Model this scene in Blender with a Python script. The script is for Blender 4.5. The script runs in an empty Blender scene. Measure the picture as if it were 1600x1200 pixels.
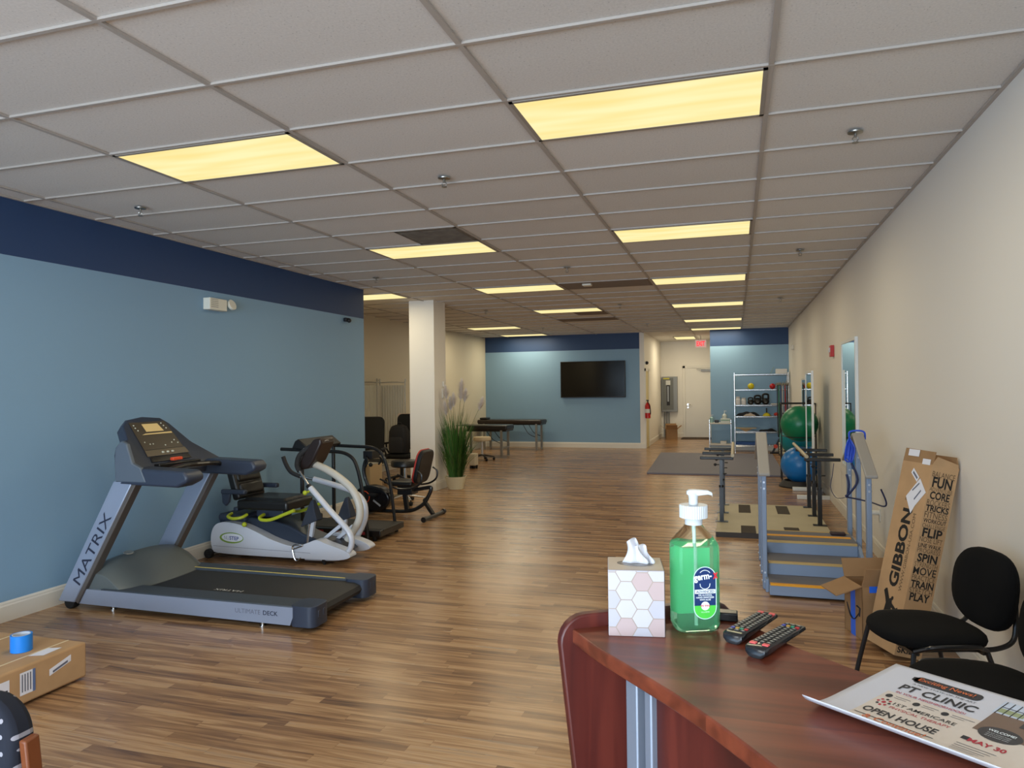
import bpy, bmesh, math, random
from mathutils import Vector, Matrix
C = bpy.context.scene.collection
SC = bpy.context.scene
PI = math.pi

# ---------------------------------------------------------------- camera
cam = bpy.data.cameras.new('camera')
co = bpy.data.objects.new('camera', cam)
C.objects.link(co)
cam.sensor_fit = 'HORIZONTAL'
cam.sensor_width = 36.0
cam.lens = 1128.44 / 1600 * 36.0
cam.clip_start = 0.02
FW = Vector((-0.295765, 0.955242, 0.005966)); RT = Vector((0.955169, 0.295818, -0.011991)); UP = Vector((0.013219, -0.002152, 0.99991))
m = Matrix((RT, UP, -FW)).transposed().to_4x4()
m.translation = Vector((0, 0, 1.5941))
co.matrix_world = m
SC.camera = co

# ---------------------------------------------------------------- view, world, big lights
SC.view_settings.view_transform = 'Standard'
SC.view_settings.look = 'None'
SC.view_settings.gamma = 1.0
SC.view_settings.exposure = 0.06
W = bpy.data.worlds.new('sky'); SC.world = W; W.use_nodes = True
W.node_tree.nodes['Background'].inputs[0].default_value = (0.62, 0.78, 1.0, 1)
W.node_tree.nodes['Background'].inputs[1].default_value = 1.0

def area(name, loc, rot, sx, sy, power, col, spread=PI):
    l = bpy.data.lights.new(name, 'AREA'); l.shape = 'RECTANGLE'; l.size = sx; l.size_y = sy
    l.energy = power; l.color = col; l.spread = spread
    o = bpy.data.objects.new(name, l); C.objects.link(o); o.location = loc; o.rotation_euler = rot
    return o
FRONT_Y = -4.6
# daylight entering through the shop window behind the camera
area('window_daylight', (-1.9, FRONT_Y + 0.06, 1.35), (PI/2, 0, 0), 5.8, 2.4, 560, (0.70, 0.85, 1.0))

# ---------------------------------------------------------------- helpers
def lin(c):
    return tuple(((x/255)/12.92 if x/255 <= 0.04045 else ((x/255+0.055)/1.055)**2.4) for x in c)
MC = {}
def mat(name, rgb, rough=0.5, metal=0.0, spec=0.5, coat=0.0, noise=0.0, nscale=30.0, bump=0.0, bscale=200.0, trans=0.0, ior=1.45, emit=None, estr=0.0, alpha=1.0, sheen=0.0):
    if name in MC: return MC[name]
    M = bpy.data.materials.new(name); M.use_nodes = True; nt = M.node_tree; b = nt.nodes['Principled BSDF']
    c = lin(rgb) + (1,)
    b.inputs['Base Color'].default_value = c
    b.inputs['Roughness'].default_value = rough
    b.inputs['Metallic'].default_value = metal
    b.inputs['Specular IOR Level'].default_value = spec
    b.inputs['Coat Weight'].default_value = coat
    b.inputs['Transmission Weight'].default_value = trans
    b.inputs['IOR'].default_value = ior
    b.inputs['Alpha'].default_value = alpha
    b.inputs['Sheen Weight'].default_value = sheen
    if emit is not None:
        b.inputs['Emission Color'].default_value = lin(emit) + (1,); b.inputs['Emission Strength'].default_value = estr
    tc = nt.nodes.new('ShaderNodeTexCoord')
    n = nt.nodes.new('ShaderNodeTexNoise'); n.inputs['Scale'].default_value = nscale; n.inputs['Detail'].default_value = 4
    nt.links.new(tc.outputs['Object'], n.inputs['Vector'])
    if noise > 0:
        mx = nt.nodes.new('ShaderNodeMix'); mx.data_type = 'RGBA'; mx.blend_type = 'MULTIPLY'
        mx.inputs[0].default_value = 1.0
        r = nt.nodes.new('ShaderNodeMapRange'); r.inputs['From Min'].default_value = 0.3; r.inputs['From Max'].default_value = 0.7
        r.inputs['To Min'].default_value = 1 - noise; r.inputs['To Max'].default_value = 1.0 + noise*0.4
        nt.links.new(n.outputs[0], r.inputs['Value'])
        mx.inputs[6].default_value = c; nt.links.new(r.outputs[0], mx.inputs[7])
        nt.links.new(mx.outputs[2], b.inputs['Base Color'])
    if bump > 0:
        n2 = nt.nodes.new('ShaderNodeTexNoise'); n2.inputs['Scale'].default_value = bscale
        nt.links.new(tc.outputs['Object'], n2.inputs['Vector'])
        bp = nt.nodes.new('ShaderNodeBump'); bp.inputs['Strength'].default_value = bump; bp.inputs['Distance'].default_value = 0.002
        nt.links.new(n2.outputs[0], bp.inputs['Height']); nt.links.new(bp.outputs[0], b.inputs['Normal'])
    MC[name] = M
    return M

def V(*a): return Vector(a)
def spl(pts, n=6, closed=False):
    P = [Vector(p) for p in pts]; out = []; N = len(P)
    rng = range(N if closed else N-1)
    for i in rng:
        if closed: p0, p1, p2, p3 = P[(i-1) % N], P[i], P[(i+1) % N], P[(i+2) % N]
        else: p0, p1, p2, p3 = P[max(i-1, 0)], P[i], P[i+1], P[min(i+2, N-1)]
        for k in range(n):
            t = k/n
            out.append(0.5*((2*p1) + (p2-p0)*t + (2*p0-5*p1+4*p2-p3)*t*t + (3*p1-p0-3*p2+p3)*t**3))
    if not closed: out.append(P[-1])
    return out
def rrect(w, h, r, n=5, cx=0, cy=0):
    out = []
    for sx, sy, a0 in ((1, 1, 0), (-1, 1, PI/2), (-1, -1, PI), (1, -1, 1.5*PI)):
        for k in range(n+1):
            a = a0 + k/n*PI/2
            out.append((cx + sx*(w/2-r) + r*math.cos(a), cy + sy*(h/2-r) + r*math.sin(a)))
    return out
OFF = {}
TEXTC = {}
class MB:
    def __init__(s): s.bm = bmesh.new(); s.mats = []; s.mi = 0
    def use(s, m):
        if m not in s.mats: s.mats.append(m)
        s.mi = s.mats.index(m); return s
    def _f(s, vs):
        try: f = s.bm.faces.new(vs); f.material_index = s.mi; return f
        except ValueError: return None
    def box(s, lo, hi, M=None):
        x0, y0, z0 = lo; x1, y1, z1 = hi
        c = [(x0,y0,z0),(x1,y0,z0),(x1,y1,z0),(x0,y1,z0),(x0,y0,z1),(x1,y0,z1),(x1,y1,z1),(x0,y1,z1)]
        v = [s.bm.verts.new((M @ Vector(p)) if M else p) for p in c]
        for f in ((3,2,1,0),(4,5,6,7),(0,1,5,4),(1,2,6,5),(2,3,7,6),(3,0,4,7)): s._f([v[i] for i in f])
        return s
    def bar(s, a, b, w, t, up=(0,0,1)):
        "square bar between two points, w along side, t along up"
        a = Vector(a); b = Vector(b); d = (b-a).normalized(); u = Vector(up)
        if abs(d.dot(u)) > 0.98: u = Vector((0,1,0))
        sd = d.cross(u).normalized(); u = sd.cross(d).normalized()
        v = []
        for p in (a, b):
            for i, j in ((-1,-1),(1,-1),(1,1),(-1,1)): v.append(s.bm.verts.new(p + sd*w/2*i + u*t/2*j))
        for f in ((0,1,2,3),(7,6,5,4),(0,4,5,1),(1,5,6,2),(2,6,7,3),(3,7,4,0)): s._f([v[i] for i in f])
        return s
    def prism(s, poly, ax, lo, hi, M=None):
        def q(p, t):
            r = {'x': (t, p[0], p[1]), 'y': (p[0], t, p[1]), 'z': (p[0], p[1], t)}[ax]
            return (M @ Vector(r)) if M else r
        A = [s.bm.verts.new(q(p, lo)) for p in poly]; B = [s.bm.verts.new(q(p, hi)) for p in poly]
        n = len(poly)
        s._f(A); s._f(B[::-1])
        for i in range(n): s._f([A[i], B[i], B[(i+1) % n], A[(i+1) % n]])
        return s
    def tube(s, pts, r, seg=10, closed=False, cap=True, flat=1.0, up=None):
        P = [Vector(p) for p in pts]; N = len(P)
        rad = r if isinstance(r, (list, tuple)) else [r]*N
        rings = []; prev = None
        for i in range(N):
            if closed: t = (P[(i+1) % N]-P[i-1])
            else: t = P[min(i+1, N-1)]-P[max(i-1, 0)]
            t.normalize()
            if prev is None:
                u = Vector(up) if up else (Vector((0,0,1)) if abs(t.z) < 0.9 else Vector((0,1,0)))
                u = (u - t*u.dot(t)).normalized()
            else:
                u = (prev - t*prev.dot(t)).normalized()
            prev = u; w = t.cross(u)
            rings.append([s.bm.verts.new(P[i] + rad[i]*(math.cos(2*PI*k/seg)*w + flat*math.sin(2*PI*k/seg)*u)) for k in range(seg)])
        M = N if closed else N-1
        for i in range(M):
            a, b = rings[i], rings[(i+1) % N]
            for k in range(seg): s._f([a[k], a[(k+1) % seg], b[(k+1) % seg], b[k]])
        if cap and not closed: s._f(rings[0][::-1]); s._f(rings[-1])
        return s
    def cyl(s, a, b, r, r2=None, seg=20): return s.tube([a, b], [r, r if r2 is None else r2], seg)
    def lathe(s, prof, c=(0,0,0), seg=28, M=None, cap=True):
        rings = []
        for (r, z) in prof:
            ring = []
            for k in range(seg):
                p = Vector((c[0]+r*math.cos(2*PI*k/seg), c[1]+r*math.sin(2*PI*k/seg), c[2]+z))
                ring.append(s.bm.verts.new((M @ p) if M else p))
            rings.append(ring)
        for a, b in zip(rings, rings[1:]):
            for k in range(seg): s._f([a[k], a[(k+1) % seg], b[(k+1) % seg], b[k]])
        if cap: s._f(rings[0][::-1]); s._f(rings[-1])
        return s
    def ball(s, c, r, seg=32, sc=(1,1,1), M=None):
        n = seg//2
        prev = None; c = Vector(c)
        def T(p): p = Vector((p[0]*sc[0], p[1]*sc[1], p[2]*sc[2]))*r; p = (M @ p) if M else p; return c+p
        top = s.bm.verts.new(T((0,0,1))); bot = s.bm.verts.new(T((0,0,-1)))
        for i in range(1, n):
            a = PI*i/n
            ring = [s.bm.verts.new(T((math.sin(a)*math.cos(2*PI*k/seg), math.sin(a)*math.sin(2*PI*k/seg), math.cos(a)))) for k in range(seg)]
            for k in range(seg):
                if prev is None: s._f([top, ring[k], ring[(k+1) % seg]])
                else: s._f([prev[k], ring[k], ring[(k+1) % seg], prev[(k+1) % seg]])
            prev = ring
        for k in range(seg): s._f([prev[k], bot, prev[(k+1) % seg]])
        return s
    def loft(s, rings, cap=True):
        "rings: list of equal-length point loops"
        R = [[s.bm.verts.new(p) for p in r] for r in rings]; n = len(R[0])
        for a, b in zip(R, R[1:]):
            for k in range(n): s._f([a[k], a[(k+1) % n], b[(k+1) % n], b[k]])
        if cap: s._f(R[0][::-1]); s._f(R[-1])
        return s
    def quad(s, a, b, c, d): s._f([s.bm.verts.new(p) for p in (a, b, c, d)]); return s
    def poly(s, pts): s._f([s.bm.verts.new(p) for p in pts]); return s
    def sheet(s, fn, nu, nv, th=0.0):
        g = [[s.bm.verts.new(fn(i/nu, j/nv)) for j in range(nv+1)] for i in range(nu+1)]
        for i in range(nu):
            for j in range(nv): s._f([g[i][j], g[i+1][j], g[i+1][j+1], g[i][j+1]])
        return s
    def text(s, body, c, xd, yd, h, width=None, bold=0.0, map=None):
        "flat printed letters: c centre, xd/yd unit directions, h letter height"
        key = (body, bold)
        if key not in TEXTC:
            cu = bpy.data.curves.new('t', 'FONT'); cu.body = body; cu.size = 1; cu.offset = bold; cu.align_x = 'CENTER'; cu.resolution_u = 3
            o = bpy.data.objects.new('t', cu); C.objects.link(o)
            dg = bpy.context.evaluated_depsgraph_get(); me = bpy.data.meshes.new_from_object(o.evaluated_get(dg))
            vs = [v.co.copy() for v in me.vertices]; fs = [tuple(p.vertices) for p in me.polygons]
            bpy.data.objects.remove(o); bpy.data.curves.remove(cu); bpy.data.meshes.remove(me)
            TEXTC[key] = (vs, fs)
        vs, fs = TEXTC[key]
        if not vs: return s
        x0 = min(v.x for v in vs); x1 = max(v.x for v in vs); y0 = min(v.y for v in vs); y1 = max(v.y for v in vs)
        sy = h/(y1-y0); sx = sy if width is None else width/(x1-x0)
        c = Vector(c); xd = Vector(xd).normalized(); yd = Vector(yd).normalized()
        nv = []
        for v in vs:
            a = (v.x-(x0+x1)/2)*sx; b = (v.y-(y0+y1)/2)*sy
            p = map(a, b) if map else c + xd*a + yd*b
            nv.append(s.bm.verts.new(p))
        for f in fs: s._f([nv[i] for i in f])
        return s
    def build(s, name, m=None, parent=None, bevel=0.0, bseg=2, sub=0, at=None, label=None, cat=None, group=None, kind=None, angle=35, flatshade=False, solid=0.0, recalc=True):
        me = bpy.data.meshes.new(name)
        off = OFF.get(parent.name, Vector()) if parent else (Vector(at) if at else Vector())
        bmesh.ops.translate(s.bm, verts=s.bm.verts, vec=-off)
        if recalc: bmesh.ops.recalc_face_normals(s.bm, faces=s.bm.faces)
        s.bm.to_mesh(me); s.bm.free()
        if s.mats:
            for q in s.mats: me.materials.append(q)
        elif m: me.materials.append(m)
        if not flatshade:
            for p in me.polygons: p.use_smooth = True
            me.set_sharp_from_angle(angle=math.radians(angle))
        o = bpy.data.objects.new(name, me); C.objects.link(o)
        if parent: o.parent = parent
        else: o.location = off
        OFF[o.name] = off
        if solid: d = o.modifiers.new('s', 'SOLIDIFY'); d.thickness = solid; d.offset = 0
        if bevel: d = o.modifiers.new('b', 'BEVEL'); d.width = bevel; d.segments = bseg; d.limit_method = 'ANGLE'; d.angle_limit = math.radians(40)
        if sub: d = o.modifiers.new('u', 'SUBSURF'); d.levels = sub; d.render_levels = sub
        if label: tag(o, label, cat, group, kind)
        elif kind: o['kind'] = kind
        return o
def tag(o, label=None, cat=None, group=None, kind=None):
    if label: o['label'] = label
    if cat: o['category'] = cat
    if group: o['group'] = group
    if kind: o['kind'] = kind
    return o
def thing(name, label, cat, loc=(0,0,0), group=None):
    o = bpy.data.objects.new(name, None); C.objects.link(o); o.location = loc; o.empty_display_size = 0.1
    OFF[o.name] = Vector(loc)
    return tag(o, label, cat, group)
def kids(o): return [c for c in C.objects if c.parent == o]
def dup(o, loc, rz=0.0, label=None, group=None, parent=None, tree=None):
    if tree is None: tree = {q: [c for c in C.objects if c.parent == q] for q in [o] + kids(o)}
    r = o.copy(); C.objects.link(r)
    r.location = loc; r.rotation_euler = (0, 0, rz)
    if label: r['label'] = label
    if group: r['group'] = group
    for ch in tree[o]:
        c = ch.copy(); C.objects.link(c); c.parent = r
        for g in tree.get(ch, []):
            d = g.copy(); C.objects.link(d); d.parent = c
    return r

# ---------------------------------------------------------------- setting materials
CH = 2.988; XL = -4.922; XR = 1.239; XA = 0.167; YB = 2.732; BY = 18.85; HY = 23.2; NX = -0.6; HX = -2.25; AX = -6.6
def N(nt, t, **k):
    n = nt.nodes.new(t)
    for a, b in k.items(): setattr(n, a, b)
    return n
def wood_strips(name, stops, w=0.1, L=0.62, rough=0.3, axis='x', grain=0.35, seam=0.35, bumpd=0.0004, gs=1.0, coat=0.0, spec=0.5):
    M = bpy.data.materials.new(name); M.use_nodes = True; nt = M.node_tree; b = nt.nodes['Principled BSDF']; l = nt.links.new
    tc = N(nt, 'ShaderNodeTexCoord'); sp = N(nt, 'ShaderNodeSeparateXYZ'); l(tc.outputs['Object'], sp.inputs[0])
    X, Y = (sp.outputs[0], sp.outputs[1]) if axis == 'x' else (sp.outputs[1], sp.outputs[0])
    def mth(op, a, c=None):
        n = N(nt, 'ShaderNodeMath', operation=op)
        for i, v in enumerate((a, c)):
            if v is None: continue
            if isinstance(v, (int, float)): n.inputs[i].default_value = v
            else: l(v, n.inputs[i])
        return n.outputs[0]
    yr = mth('DIVIDE', Y, w); row = mth('FLOOR', yr)
    wn = N(nt, 'ShaderNodeTexWhiteNoise', noise_dimensions='1D'); l(row, wn.inputs['W'])
    xr = mth('ADD', mth('DIVIDE', X, L), mth('MULTIPLY', wn.outputs['Value'], 7.0)); col = mth('FLOOR', xr)
    cb = N(nt, 'ShaderNodeCombineXYZ'); l(row, cb.inputs[0]); l(col, cb.inputs[1])
    w2 = N(nt, 'ShaderNodeTexWhiteNoise', noise_dimensions='3D'); l(cb.outputs[0], w2.inputs['Vector'])
    # stretched grain
    mp = N(nt, 'ShaderNodeMapping'); l(tc.outputs['Object'], mp.inputs[0])
    mp.inputs['Scale'].default_value = (1.6*gs, 26*gs, 26*gs) if axis == 'x' else (26*gs, 1.6*gs, 1.6*gs)
    ad = N(nt, 'ShaderNodeVectorMath', operation='ADD'); l(mp.outputs[0], ad.inputs[0])
    sc = N(nt, 'ShaderNodeVectorMath', operation='SCALE'); l(w2.outputs['Color'], sc.inputs[0]); sc.inputs['Scale'].default_value = 20
    l(sc.outputs[0], ad.inputs[1])
    ns = N(nt, 'ShaderNodeTexNoise'); ns.inputs['Scale'].default_value = 1.0; ns.inputs['Detail'].default_value = 6; ns.inputs['Distortion'].default_value = 0.6
    l(ad.outputs[0], ns.inputs['Vector'])
    g = mth('ADD', mth('MULTIPLY', w2.outputs['Value'], 1-grain), mth('MULTIPLY', mth('SUBTRACT', mth('MULTIPLY', ns.outputs[0], 2.2), 0.6), grain))
    rp = N(nt, 'ShaderNodeValToRGB'); l(g, rp.inputs[0]); e = rp.color_ramp.elements
    while len(e) < len(stops): e.new(0.5)
    for i, (p, c) in enumerate(stops): e[i].position = p; e[i].color = lin(c) + (1,)
    fy = mth('FRACT', yr); fx = mth('FRACT', xr)
    sy = mth('LESS_THAN', mth('MINIMUM', fy, mth('SUBTRACT', 1.0, fy)), 0.0022/w)
    sx = mth('LESS_THAN', mth('MINIMUM', fx, mth('SUBTRACT', 1.0, fx)), 0.0015/L)
    sm = mth('MULTIPLY', mth('MAXIMUM', sy, sx), seam)
    mx = N(nt, 'ShaderNodeMix', data_type='RGBA', blend_type='MULTIPLY'); l(sm, mx.inputs[0]); l(rp.outputs[0], mx.inputs[6]); mx.inputs[7].default_value = (0.25, 0.2, 0.16, 1)
    l(mx.outputs[2], b.inputs['Base Color'])
    r = mth('ADD', rough-0.05, mth('MULTIPLY', ns.outputs[0], 0.12)); l(r, b.inputs['Roughness'])
    bp = N(nt, 'ShaderNodeBump'); bp.inputs['Distance'].default_value = bumpd; bp.inputs['Strength'].default_value = 0.5
    l(mth('SUBTRACT', ns.outputs[0], mth('MULTIPLY', sm, 2.0)), bp.inputs['Height']); l(bp.outputs[0], b.inputs['Normal'])
    b.inputs['Coat Weight'].default_value = coat; b.inputs['Specular IOR Level'].default_value = spec
    return M
FLOORM = wood_strips('laminate_floor', [(0.05, (88, 66, 52)), (0.28, (124, 92, 66)), (0.5, (152, 116, 82)), (0.72, (180, 144, 106)), (0.95, (140, 118, 98))], w=0.066, L=0.75, rough=0.24, grain=0.62, seam=0.3, gs=1.3)
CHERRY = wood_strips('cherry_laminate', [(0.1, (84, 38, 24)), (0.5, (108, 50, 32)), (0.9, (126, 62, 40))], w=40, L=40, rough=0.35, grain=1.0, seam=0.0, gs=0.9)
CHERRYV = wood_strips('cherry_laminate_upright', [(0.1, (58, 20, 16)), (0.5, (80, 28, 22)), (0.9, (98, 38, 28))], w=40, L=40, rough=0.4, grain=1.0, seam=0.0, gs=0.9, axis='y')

def paint2(name, low, high, z):
    "wall paint with a darker band above height z"
    M = mat(name, low, rough=0.55, bump=0.15, bscale=250); nt = M.node_tree; l = nt.links.new; b = nt.nodes['Principled BSDF']
    g = N(nt, 'ShaderNodeNewGeometry'); s = N(nt, 'ShaderNodeSeparateXYZ'); l(g.outputs['Position'], s.inputs[0])
    c = N(nt, 'ShaderNodeMath', operation='GREATER_THAN'); l(s.outputs[2], c.inputs[0]); c.inputs[1].default_value = z
    x = N(nt, 'ShaderNodeMix', data_type='RGBA'); l(c.outputs[0], x.inputs[0]); x.inputs[6].default_value = lin(low)+(1,); x.inputs[7].default_value = lin(high)+(1,)
    l(x.outputs[2], b.inputs['Base Color'])
    return M
BLUE = paint2('blue_wall_paint', (126, 160, 188), (38, 64, 104), 2.583)
WHITE = mat('white_wall_paint', (226, 222, 214), rough=0.6, bump=0.15, bscale=250)
TAN = mat('cream_wall_paint', (212, 204, 184), rough=0.6, bump=0.15, bscale=250)
TRIM = mat('white_trim_paint', (218, 214, 204), rough=0.4)
DOORM = mat('white_door_paint', (214, 211, 203), rough=0.4)
CHROME = mat('chrome', (205, 205, 205), rough=0.22, metal=1.0)
DARK = mat('black_plastic', (22, 23, 26), rough=0.45)

# ceiling tiles
TM = mat('ceiling_tile', (198, 192, 186), rough=0.9); nt = TM.node_tree; l = nt.links.new; b = nt.nodes['Principled BSDF']
tc = N(nt, 'ShaderNodeTexCoord')
ns = N(nt, 'ShaderNodeTexNoise'); ns.inputs['Scale'].default_value = 95; ns.inputs['Detail'].default_value = 2; l(tc.outputs['Object'], ns.inputs['Vector'])
vo = N(nt, 'ShaderNodeTexVoronoi'); vo.inputs['Scale'].default_value = 42; vo.inputs['Randomness'].default_value = 1; l(tc.outputs['Object'], vo.inputs['Vector'])
hole = N(nt, 'ShaderNodeMath', operation='LESS_THAN'); l(vo.outputs['Distance'], hole.inputs[0]); hole.inputs[1].default_value = 0.11
cr = N(nt, 'ShaderNodeMapRange'); cr.inputs['From Min'].default_value = 0.3; cr.inputs['From Max'].default_value = 0.7; cr.inputs['To Min'].default_value = 0.93; cr.inputs['To Max'].default_value = 1.05
l(ns.outputs[0], cr.inputs['Value'])
h2 = N(nt, 'ShaderNodeMath', operation='MULTIPLY'); l(hole.outputs[0], h2.inputs[0]); h2.inputs[1].default_value = 0.3
sb = N(nt, 'ShaderNodeMath', operation='SUBTRACT'); l(cr.outputs[0], sb.inputs[0]); l(h2.outputs[0], sb.inputs[1])
# each tile a slightly different tone
mp = N(nt, 'ShaderNodeMapping'); mp.inputs['Location'].default_value = (-XA/1.2192, -YB/0.6096, 0); mp.inputs['Scale'].default_value = (1/1.2192, 1/0.6096, 0); l(tc.outputs['Object'], mp.inputs[0])
fl = N(nt, 'ShaderNodeVectorMath', operation='FLOOR'); l(mp.outputs[0], fl.inputs[0])
wn = N(nt, 'ShaderNodeTexWhiteNoise', noise_dimensions='3D'); l(fl.outputs[0], wn.inputs['Vector'])
w3 = N(nt, 'ShaderNodeMapRange'); w3.inputs['To Min'].default_value = 0.95; w3.inputs['To Max'].default_value = 1.03; l(wn.outputs['Value'], w3.inputs['Value'])
ml = N(nt, 'ShaderNodeMath', operation='MULTIPLY'); l(sb.outputs[0], ml.inputs[0]); l(w3.outputs[0], ml.inputs[1])
mx = N(nt, 'ShaderNodeMix', data_type='RGBA', blend_type='MULTIPLY'); mx.inputs[0].default_value = 1; mx.inputs[6].default_value = lin((214, 210, 205))+(1,); l(ml.outputs[0], mx.inputs[7]); l(mx.outputs[2], b.inputs['Base Color'])
bp = N(nt, 'ShaderNodeBump'); bp.inputs['Strength'].default_value = 0.35; bp.inputs['Distance'].default_value = 0.002; l(sb.outputs[0], bp.inputs['Height']); l(bp.outputs[0], b.inputs['Normal'])
GRID = mat('ceiling_grid_paint', (172, 164, 156), rough=0.5)

# ---------------------------------------------------------------- room shell
MB().box((AX-0.15, FRONT_Y-0.12, -0.1), (XR+0.15, HY+0.15, 0)).build('floor', FLOORM, kind='structure')
mb = MB(); mb.box((AX-0.15, FRONT_Y-0.12, CH+0.012), (XR+0.15, HY+0.15, CH+0.1)); mb.build('ceiling', TM, kind='structure')
mb = MB(); i0 = -6
for i in range(i0, 1):
    x = XA+1.2192*i
    if x < AX: continue
    y0 = FRONT_Y if x > XL else 9.1
    mb.box((x-0.012, y0, CH), (x+0.012, BY if x < HX else HY, CH+0.011))
for j in range(-12, 27):
    y = YB+0.6096*j
    x0 = XL if y < 9.0 else AX
    mb.box((x0, y-0.009, CH-0.0005), (XR, y+0.009, CH+0.011))
mb.box((XR-0.022, FRONT_Y, CH-0.001), (XR, 18.7, CH+0.011)); mb.box((XL, FRONT_Y, CH-0.001), (XL+0.022, 8.95, CH+0.011))
mb.build('trim_1', GRID, kind='structure', label='painted metal grid holding the ceiling tiles', cat='ceiling grid')
CZ = CH+0.012
MB().box((XL-0.15, FRONT_Y, 0), (XL, 8.97, CZ)).build('wall_left', BLUE, kind='structure')
MB().box((AX-0.12, 8.85, 0), (AX, BY+0.12, CZ)).build('wall_alcove', TAN, kind='structure')
MB().box((AX, 8.85, 0), (XL-0.15, 8.97, CZ)).build('wall_alcove_return', TAN, kind='structure')
MB().box((AX, BY, 0), (HX-0.12, BY+0.12, CZ)).build('wall_back', BLUE, kind='structure')
MB().box((HX-0.12, BY, 0), (HX, HY, CZ)).build('wall_hall_left', WHITE, kind='structure')
MB().box((HX-0.12, HY, 0), (NX+0.12, HY+0.12, CZ)).build('wall_hall_end', WHITE, kind='structure')
MB().box((NX, 18.82, 0), (NX+0.12, HY, CZ)).build('wall_hall_right', WHITE, kind='structure')
MB().box((NX, 18.7, 0), (XR, 18.82, CZ)).build('wall_nook', BLUE, kind='structure')
MB().box((XR, FRONT_Y, 0), (XR+0.12, 18.82, CZ)).build('wall_right', WHITE, kind='structure')
# shop front behind the camera: a knee wall, a header and posts round the window opening
mb = MB(); mb.box((XL-0.15, FRONT_Y-0.12, 0), (XR+0.12, FRONT_Y, 0.12)); mb.box((XL-0.15, FRONT_Y-0.12, 2.6), (XR+0.12, FRONT_Y, CZ))
mb.box((XL-0.15, FRONT_Y-0.12, 0.12), (XL+0.1, FRONT_Y, 2.6)); mb.box((XR-0.1, FRONT_Y-0.12, 0.12), (XR+0.12, FRONT_Y, 2.6))
mb.build('wall_front', WHITE, kind='structure')
mb = MB()
for x in (-3.6, -2.2, -0.8, 0.2): mb.box((x-0.03, FRONT_Y-0.1, 0.12), (x+0.03, FRONT_Y-0.03, 2.6))
mb.box((XL+0.1, FRONT_Y-0.09, 2.1), (XR-0.1, FRONT_Y-0.04, 2.16))
mb.build('window_1', mat('shopfront_aluminium', (60, 60, 62), rough=0.4, metal=0.6), kind='structure')
# the square column
mb = MB(); mb.box((-4.955, 10.5, 0), (-4.53, 10.97, CZ)); mb.build('wall_column', WHITE, kind='structure')

BP = [(0, 0), (0.016, 0), (0.016, 0.108), (0.012, 0.118), (0.012, 0.128), (0.007, 0.14), (0, 0.14)]
def base(name, a, b, nrm):
    "baseboard from a to b along a wall, nrm points into the room"
    a = Vector((*a, 0)); b = Vector((*b, 0)); n = Vector((*nrm, 0))
    mb = MB(); mb.loft([[a + n*p[0] + Vector((0,0,p[1])) for p in BP], [b + n*p[0] + Vector((0,0,p[1])) for p in BP]])
    return mb.build(name, TRIM, kind='structure', angle=20)
base('baseboard_left', (XL, FRONT_Y), (XL, 8.97), (1, 0))
base('baseboard_left_end', (XL-0.15, 8.97), (XL+0.016, 8.97), (0, 1))
base('baseboard_alcove', (AX, 8.97), (AX, BY), (1, 0))
base('baseboard_back', (AX, BY), (HX+0.016, BY), (0, -1))
base('baseboard_hall_left', (HX, 19.62), (HX, HY), (1, 0))
base('baseboard_hall_end', (HX, HY), (-1.58, HY), (0, -1))
base('baseboard_nook', (NX, 18.7), (XR, 18.7), (0, -1))
base('baseboard_right', (XR, FRONT_Y), (XR, 18.7), (-1, 0))
base('baseboard_column_front', (-4.971, 10.5), (-4.514, 10.5), (0, -1))
base('baseboard_column_side', (-4.53, 10.5), (-4.53, 10.97), (1, 0))
# doors of the hall
mb = MB(); mb.box((-1.5, HY-0.03, 0.005), (-0.68, HY-0.002, 2.15))
d = mb.build('door_1', DOORM, kind='structure')
mb = MB(); mb.cyl((-1.43, HY-0.03, 1.02), (-1.43, HY-0.08, 1.02), 0.013); mb.tube([(-1.43, HY-0.08, 1.02), (-1.3, HY-0.08, 1.02)], 0.01)
mb.cyl((-1.43, HY-0.03, 1.02), (-1.43, HY-0.035, 1.02), 0.03); mb.cyl((-1.43, HY-0.03, 0.93), (-1.43, HY-0.04, 0.93), 0.022); mb.build('door_handle', CHROME, d)
mb = MB(); mb.box((-1.02, HY-0.09, 2.05), (-0.72, HY-0.03, 2.11)); mb.bar((-0.9, HY-0.06, 2.11), (-1.15, HY-0.12, 2.12), 0.03, 0.012); mb.build('door_closer', mat('grey_metal', (120, 118, 112), rough=0.4, metal=0.7), d)
mb = MB()
for lo, hi in (((-1.58, HY-0.035, 0), (-1.505, HY, 2.23)), ((-0.675, HY-0.035, 0), (-0.6, HY, 2.23)), ((-1.58, HY-0.035, 2.155), (-0.6, HY, 2.23))): mb.box(lo, hi)
mb.build('trim_2', TRIM, kind='structure', bevel=0.004)
mb = MB(); mb.box((HX-0.001, 18.92, 0.005), (HX+0.02, 19.55, 2.0)); mb.build('door_2', mat('cream_door_paint', (205, 190, 140), rough=0.5), kind='structure')
mb = MB()
for lo, hi in (((HX, 18.86, 0), (HX+0.03, 18.92, 2.07)), ((HX, 19.55, 0), (HX+0.03, 19.61, 2.07)), ((HX, 18.86, 2.0), (HX+0.03, 19.61, 2.07))): mb.box(lo, hi)
mb.build('trim_3', TRIM, kind='structure')

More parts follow.
